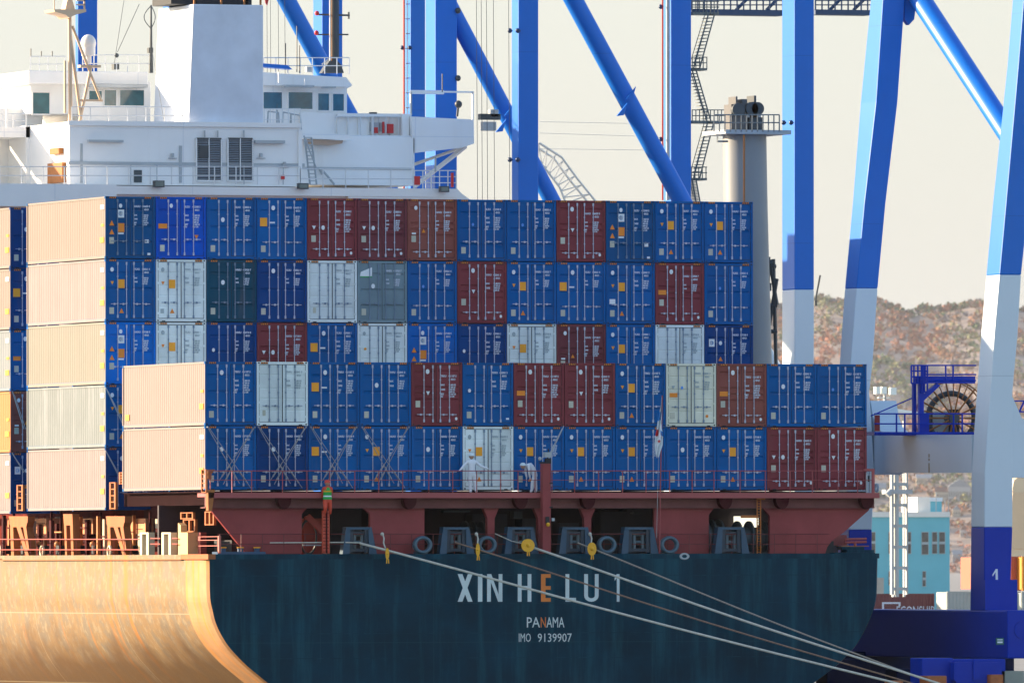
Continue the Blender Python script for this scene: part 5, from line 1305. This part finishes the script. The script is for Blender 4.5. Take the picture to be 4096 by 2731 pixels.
YQ0, YQ1 = 121.5, 136
c3 = empty('quay_crane', (45, 129, 5.2)); tag(c3, 'farthest blue quay crane rising behind the ship funnel', 'crane', 'blue quay cranes')
simple_leg(c3, 380, 392, 436, YQ0, -330, 1200); simple_leg(c3, 930, 943, 977, YQ0, -330, 1200)
simple_leg(c3, 173, 179, 224, YQ1, -330, 1200); simple_leg(c3, 719, 740, 787, YQ1, -330, 1200)
g = MB(); g.tube([at(560, -180, YQ0-1), at(658, 0, YQ0-1), at(800, 262, YQ0-1), at(960, 560, YQ0-1)], .50, 32); cr(c3, g, 'diagonal_brace', crblue)
g = MB(); g.tube([at(928, -60, YQ0-.2), at(928, 480, YQ0-.2)], .05, 6); cr(c3, g, 'riser_pipe', sred)
knobs(c3, (924, 941), (110,), YQ0)
g = MB(); 
for k2 in range(14): y = 10+k2*34; g.tube([at(931, y, YQ0-.15), at(942, y, YQ0-.15)], .03, 4)
g.tube([at(936, -60, YQ0-.15), at(936, 440, YQ0-.15)], .03, 4); cr(c3, g, 'rung_ladder', lgrey)
g = MB(); knob_y = (25, 180, 300)
for y in knob_y: g.ball(at(1052, y, YP1-.1), .16, 8)
cr(c2, g, 'leg_lamp', dgrey)

# grey slewing tower (mobile harbour crane)
YT_ = 24.0
mh = empty('mobile_crane', at(1705, 900, YT_)); tag(mh, 'grey mobile harbour crane tower with a railed top platform', 'crane')
def ring_pts(x0, x1, y, Y): a = at(x0, y, Y); b = at(x1, y, Y); return (a+b)/2, (b.x-a.x)/2
g = MB(); c0, r0 = ring_pts(1663, 1757, 310, YT_); c1_, r1 = ring_pts(1663, 1771, 900, YT_); cm, rm = ring_pts(1665, 1760, 480, YT_)
g.tube([c1_, cm, c0], [r1, rm, r0], 36); cr(mh, g, 'tower', tower_g)
g = MB(); c, r = ring_pts(1640, 1790, 305, YT_); 
g.box(c.x-r, c.x+r, YT_-1.6, YT_+1.6, c.z-.12, c.z+.08); cr(mh, g, 'platform', lgrey)
g = MB()
for yy in (264, 282): g.tube([at(1640, yy, YT_-1.6), at(1790, yy, YT_-1.6)], .03, 4)
for i in range(13): x = 1640+i*12.5; g.tube([at(x, 303, YT_-1.6), at(x, 264, YT_-1.6)], .035, 4)
g.tube([at(1648, 308, YT_-1.5), at(1648, 325, YT_-1.5), at(1672, 325, YT_-1.5)], .05, 4)
cr(mh, g, 'platform_railing', mat('mh_rail', (.20, .22, .22), .5, .1))
g = MB()
for x0, x1, y0, y1, mi in ((1680, 1700, 240, 300, 0), (1705, 1716, 228, 300, 0), (1722, 1742, 262, 300, 1), (1732, 1737, 220, 265, 1), (1690, 1694, 222, 250, 0), (1740, 1752, 270, 300, 1), (1715, 1748, 264, 270, 2)): g.fb(x0, x1, y0, y1, YT_-.5, 1, mi)
for x, y in ((1697, 252), (1728, 250), (1741, 250)): c = at(x, y, YT_-.7); g.cyl((c.x, YT_-.7, c.z), .32, .3, 'y', 16, 1)
cr(mh, g, 'sheave_block', [mat('sheave_dark', (.10, .10, .10), .5, .3), dgrey, lgrey])
g = MB(); g.tube([at(1709, 310, YT_-2.2), at(1709, 465, YT_-2.2)], .05, 5); cr(mh, g, 'riser_pipe', rust)
g = MB()
for (a, b) in (((1765, 590), (1760, 840)), ((1776, 595), (1782, 840)), ((1757, 610), (1782, 612)), ((1757, 700), (1784, 702)), ((1760, 760), (1784, 762)), ((1768, 600), (1784, 700)), ((1784, 640), (1764, 760))): g.tube([at(*a, YT_+1), at(*b, YT_+1)], .10, 5)
g.fb(1762, 1776, 596, 606, YT_+.8, .6); g.fb(1763, 1772, 650, 668, YT_+.8, .6)
cr(mh, g, 'side_ladder', dgrey)
# white lattice boom
lb = empty('lattice_boom_crane', at(1300, 450, 160)); tag(lb, 'white lattice boom sloping down behind the leaning blue tube', 'crane')
g = MB(); A0 = [(1237, 328), (1290, 362), (1325, 410), (1372, 468)]; B0 = [(1237, 368), (1258, 395), (1285, 430), (1300, 468)]
YL = 160
def lerp(P, t): t = t*(len(P)-1); j = min(int(t), len(P)-2); f = t-j; return (P[j][0]*(1-f)+P[j+1][0]*f, P[j][1]*(1-f)+P[j+1][1]*f)
for P in (A0, B0):
    for o_ in (0, 1.4): g.tube([at(*q, YL)+Vector((0, o_, 0)) for q in P], .07, 5)
for i in range(9):
    t = i/8; a = lerp(A0, t); b = lerp(B0, min(1, t)); b2 = lerp(B0, min(1, t+.12)); g.tube([at(*a, YL), at(*b, YL)], .035, 4); g.tube([at(*a, YL), at(*b2, YL)], .035, 4)
cr(lb, g, 'boom', mat('boom_white', (.62, .62, .60), .5, .1))
g = MB()
for (a, b) in (((1240, 280), (1450, 284)), ((1240, 306), (1460, 313)), ((1240, 342), (1480, 345))): g.tube([at(*a, 49.5), at(*b, 47.5)], .008, 4)
tag(g.build('overhead_wire', lgrey), 'thin overhead wires between the two leaning blue tubes', 'wire')
g = MB(); g.tube([at(1884, 632, 90), at(1873, 690, 90)], .05, 4); g.fb(1872, 1876, 690, 702, 90, .3); tag(g.build('crane_hook', dgrey), 'small dark hook on a wire right of the white crane leg', 'hook')

# ================================================================== YARD AND TOWN
def yard(name, x0, x1, y0, y1, Y, m, label, n_ribs=None):
    r = empty(name, at(x0, y1, Y)); tag(r, label, 'container', 'containers in the yard at right')
    a = at(x0, y1, Y); b = at(x1, y0, Y); L = b.x-a.x; H = b.z-a.z
    g = MB(); W = 2.4
    fr = .08
    g.box(0, L, .04, W, .1, H-.08); 
    for xx in (0, L-fr*1.6): g.box(xx, xx+fr*1.6, 0, .12, 0, H)
    g.box(fr*1.6, L-fr*1.6, .0, .1, H-.12, H-.01); g.box(fr*1.6, L-fr*1.6, .0, .1, .01, .14)
    o = child('body', g.mesh('body', m), r)
    g = MB(); p = .3; nn = max(4, int((L-.3)/p)); p = (L-.3)/nn
    for i in range(nn): x = .15+i*p; g.prism([(x+p*.1, .038, .14), (x+p*.3, .005, .14), (x+p*.7, .005, .14), (x+p*.9, .038, .14)], (0, 0, H-.27))
    child('side_panel', g.mesh('side_panel', m), r); return r
mo = mat('yard_orange', (.42, .10, .045), .5, .1); ml = mat('yard_light', (.45, .58, .60), .5, .1); mg = mat('yard_grey', (.36, .40, .38), .5, .12); mm_ = mat('yard_maroon', (.14, .035, .04), .5, .1); my = mat('yard_amber', (.75, .28, .02), .5, .1)
YY = 400
ec = yard('yard_container', 1860, 2146, 1362, 1450, YY, mm_, 'long maroon container with white shipping line lettering behind the stern')
c = at(2058, 1413, YY); h = at(2062, 1390, YY).z-c.z
tx_ = text_obj('marking', [('ECONSHIP', 0, 0, h, 1.0)], swt, ec, (c.x-ec.location.x, -.03, c.z-ec.location.z))
me_ = tx_.data; wmx = max(v.co.x for v in me_.vertices); tw = at(2146, 1400, YY).x-c.x
for v in me_.vertices: v.co.x *= tw/wmx
g = MB()
def yb(x0, x1, y0, y1): a = at(x0, y1, YY); b = at(x1, y0, YY); g.box(a.x-ec.location.x, b.x-ec.location.x, -.04, .0, a.z-ec.location.z, b.z-ec.location.z)
yb(2026, 2068, 1382, 1386); yb(2026, 2030, 1386, 1410); yb(2064, 2068, 1386, 1391)
child('logo', g.mesh('logo', swt), ec)
yard('yard_container', 2176, 2240, 1357, 1432, YY-4, mg, 'pale grey container tucked against the foot of crane leg 1')
yard('yard_container', 2232, 2290, 1277, 1355, YY+2, mo, 'rust orange container peeking out left of crane leg 1')
yard('yard_container', 2340, 2344, 1277, 1356, YY-6, my, 'narrow amber container end at the right edge, topmost') if False else None
yard('yard_container', 2322, 2346, 1277, 1356, YY-6, mo, 'rust orange container topmost in the stack right of leg 1')
yard('yard_container', 2348, 2420, 1277, 1356, YY-7, my, 'amber container at the right picture edge, topmost')
yard('yard_container', 2320, 2345, 1358, 1433, YY-6, ml, 'pale blue container second in the stack right of leg 1')
yard('yard_container', 2347, 2420, 1358, 1433, YY-7, mg, 'grey container at the right picture edge beside the pale blue one')
yard('yard_container', 2320, 2348, 1435, 1512, YY-6, mo, 'rust orange container third in the stack right of leg 1')
yard('yard_container', 2350, 2420, 1435, 1512, YY-7, mg, 'grey container third down at the right picture edge')
yard('yard_container', 2325, 2390, 1514, 1590, YY-6, my, 'yellow container lowest in the stack at lower right')
# cream tower block at the right edge
r_ = empty('storage_silo', at(2340, 1280, 470)); tag(r_, 'cream sunlit silo with rounded shoulder at the right picture edge', 'silo')
g = MB(); g.poly([(2312, 1300), (2326, 1118), (2329, 1102), (2337, 1097), (2420, 1097), (2420, 1300)], 470, 6); o = cr(r_, g, 'silo_body', mat('silo_cream', (.80, .62, .40), .5, .06)); fixn(o.data)
g = MB(); g.poly([(2316, 1260), (2326, 1130), (2420, 1130), (2420, 1260)], 469.9, .08); fixn(cr(r_, g, 'silo_band', mat('silo_band', (.78, .56, .34), .5, .06)).data)
# turquoise building
bl = empty('office_building', at(2090, 1370, 520)); tag(bl, 'turquoise office building with white parapet behind the stern', 'building')
YO = 520
g = MB(); g.fb(1930, 2181, 1186, 1440, YO, 10); turq = mat('turquoise_render', (.20, .56, .62), .7, .05); cr(bl, g, 'wall', turq)
g = MB(); g.fb(1928, 2182, 1175, 1187, YO-.15, 10.3); g.fb(2107, 2137, 1141, 1176, YO+1, 4); cr(bl, g, 'parapet', mat('parapet_white', (.85, .82, .74), .6, .05))
g = MB(); g.fb(2137, 2163, 1150, 1176, YO+1, 4, 0); g.fb(2136, 2165, 1142, 1151, YO+.9, 4.2, 1); cr(bl, g, 'roof_hut', [turq, swhite])
g = MB(); g.fb(1930, 2030, 1326, 1440, YO-3, 3); cr(bl, g, 'annex', mat('annex_beige', (.45, .42, .36), .8, .1))
g = MB()
for x in (1995, 2150, 2170, 2178): g.tube([at(x, 1176, YO), at(x, 1130 if x < 2160 else 1150, YO)], .04, 4)
cr(bl, g, 'roof_mast', lgrey)
pane = mat('far_pane', (.14, .12, .10), .3, .4, sc=2); frame_w = mat('far_frame', (.45, .5, .5), .5, .05)
for (x0, x1, y0, y1) in ((2001, 2010, 1222, 1268), (2042, 2060, 1222, 1270), (2082, 2092, 1222, 1270), (2118, 2132, 1222, 1272), (2128+30, 2170, 1222, 1270), (2182-10-30, 2152, 1222, 1270), (2042, 2060, 1312, 1342), (2130-8-2, 2126, 1312, 1345)):
    if x1-x0 < 3: continue
    g = MB(); g.fb(x0-1.2, x1+1.2, y0-1.5, y1+1.5, YO-.05, .1); wdw = cr(bl, g, 'window', frame_w)
    g = MB(); ymid = (y0+y1)/2; g.fb(x0, x1, y0, ymid-3, YO-.08, .03); g.fb(x0, x1, ymid+3, y1, YO-.08, .03); o = g.build('pane', pane, wdw); o.matrix_parent_inverse = Matrix.Identity(4)
# light masts
def mast(xs_, y0, y1, Y, label, hd=None):
    r = empty('light_mast', at(xs_[0][0], y1, Y)); tag(r, label, 'mast')
    g = MB()
    for x, w_ in xs_: g.fb(x-w_, x+w_, y0, y1, Y, .3)
    for y in range(int(y0)+22, int(y1), 48): g.fb(xs_[0][0], xs_[-1][0], y, y+7, Y+.02, .25)
    cr(r, g, 'mast_frame', mat('mast_white', (.42, .44, .43), .5, .08))
    if hd: cr(r, hd, 'lamp_head', mat('lamp_white', (.8, .85, .8), .4, .05))
    return r
mast([(2050, 1.6), (2060, 2.0), (2084, 1.5)], 1086, 1365, 150, 'tall white twin-column lattice mast in front of the turquoise building')
g = MB(); g.fb(2034, 2096, 1120-8+12, 1134, 149.6, .6); g.tube([at(2038, 1137, 149), at(2048, 1126, 149)], .2, 8); cr(bpy.data.objects['light_mast'], g, 'lamp_bracket', lgrey)
hd = MB()
for x0, x1, y0 in ((2012, 2022, 888), (2027, 2037, 888), (2047, 2059, 890)): hd.fb(x0, x1, y0, y0+16, 330, .5)
for y in (912, 920, 928): hd.fb(2018, 2045, y, y+2, 330, .3)
hd.poly([(2018, 938), (2045, 936), (2110, 946), (2110, 950), (2018, 944)], 330, 2)
r = empty('light_mast', at(2050, 1000, 330)); tag(r, 'distant floodlight mast with square lamps seen over the crane beam', 'mast')
cr(r, hd, 'lamp_head', mat('lamp_white2', (.85, .9, .85), .4, .05))
g = MB(); g.fb(2032, 2035, 904, 1000, 330, .3); g.fb(2052, 2055, 950, 1370, 330, .4); g.fb(2060, 2064, 948, 1370, 330, .4); g.fb(2077, 2079, 950, 1370, 330, .3)
cr(r, g, 'mast_frame', lgrey)
# houses on the slope
def house(x0, x1, y0, y1, D, wc, rc, label, gable=True):
    k3 = D/5000*5000
    D = 4110
    while D < 4980:
        p = hx(x0, y1, D); q = p-CAM; u_ = q.dot(HR); v_ = Vector((q.x, q.y, 0)).dot(HF)
        if p.z <= hz(u_, max(0, (v_-4100)/900))+.5: break
        D += 6
    a = hx(x0, y1, D*HS); b = hx(x1, y0, D*HS); W = (b-a).dot(HR); H = b.z-a.z
    r = empty('house', a); r.rotation_euler = (0, 0, -YAW); tag(r, label, 'house', 'houses on the wooded hillside')
    g = MB(); g.box(0, W, 0, W*.7, -8, H*.62); child('wall', g.mesh('wall', wc), r)
    g = MB(); g.prism([(-W*.04, -.2, H*.62), (W*1.04, -.2, H*.62), (W*.5, -.2, H)], (0, W*.75, 0)) if gable else g.prism([(-W*.04, -.3, H*.62), (-W*.04, W*.75, H*.62), (-W*.04, W*.37, H)], (W*1.08, 0, 0))
    me = g.mesh('roof', rc); fixn(me); child('roof', me, r)
    nw = max(2, int(W/2.2))
    for i in range(nw):
        g = MB(); x = W*(i+.5)/nw; g.box(x-W/nw*.22, x+W/nw*.22, -.06, 0, H*.2, H*.42); child('window', g.mesh('window', pane), r)
ww = mat('house_white', (.46, .47, .46), .7, .05); wy = mat('house_cream', (.50, .44, .34), .7, .05); rg = mat('roof_grey', (.3, .32, .34), .7, .1); rb = mat('roof_brown', (.22, .12, .09), .7, .1)
house(2178, 2230, 1098, 1150, 4130, ww, rg, 'large white gabled house highest on the slope beside the crane leg')
house(2148, 2178, 1118, 1148, 4120, wy, rb, 'cream sunlit house left of the large white one', False)
house(2105, 2140, 1088, 1112, 4180, wy, rg, 'pale long house just under the crane beam', False)
house(2195, 2215, 1088, 1104, 4200, ww, rb, 'small white house just under the beam at right')
house(2188, 2206, 1160, 1186, 4090, wy, rg, 'narrow cream house beside the turquoise building roof')
house(2008, 2035, 1108, 1140, 4120, ww, rg, 'bluish roofed house at left below the crane beam', False)
house(2205, 2226, 1205, 1235, 4070, ww, rb, 'small brown roofed house low on the slope near leg 1')
house(2188, 2210, 1262, 1290, 4050, rg, rg, 'grey house lowest on the slope near the orange container', False)

# ================================================================== AIR
g = MB(); g.box(-18000, 18000, -1500, 19000, -30, 460)
hz_m = bpy.data.materials.new('haze'); hz_m.use_nodes = True; hn = hz_m.node_tree; hn.nodes.clear()
ho = hn.nodes.new('ShaderNodeOutputMaterial'); hv = hn.nodes.new('ShaderNodeVolumePrincipled'); hv.inputs['Color'].default_value = (.86, .88, .93, 1); hv.inputs['Density'].default_value = 1.1e-5; hv.inputs['Anisotropy'].default_value = 0.2
hn.links.new(hv.outputs[0], ho.inputs['Volume'])
tag(g.build('haze', hz_m), kind='stuff')
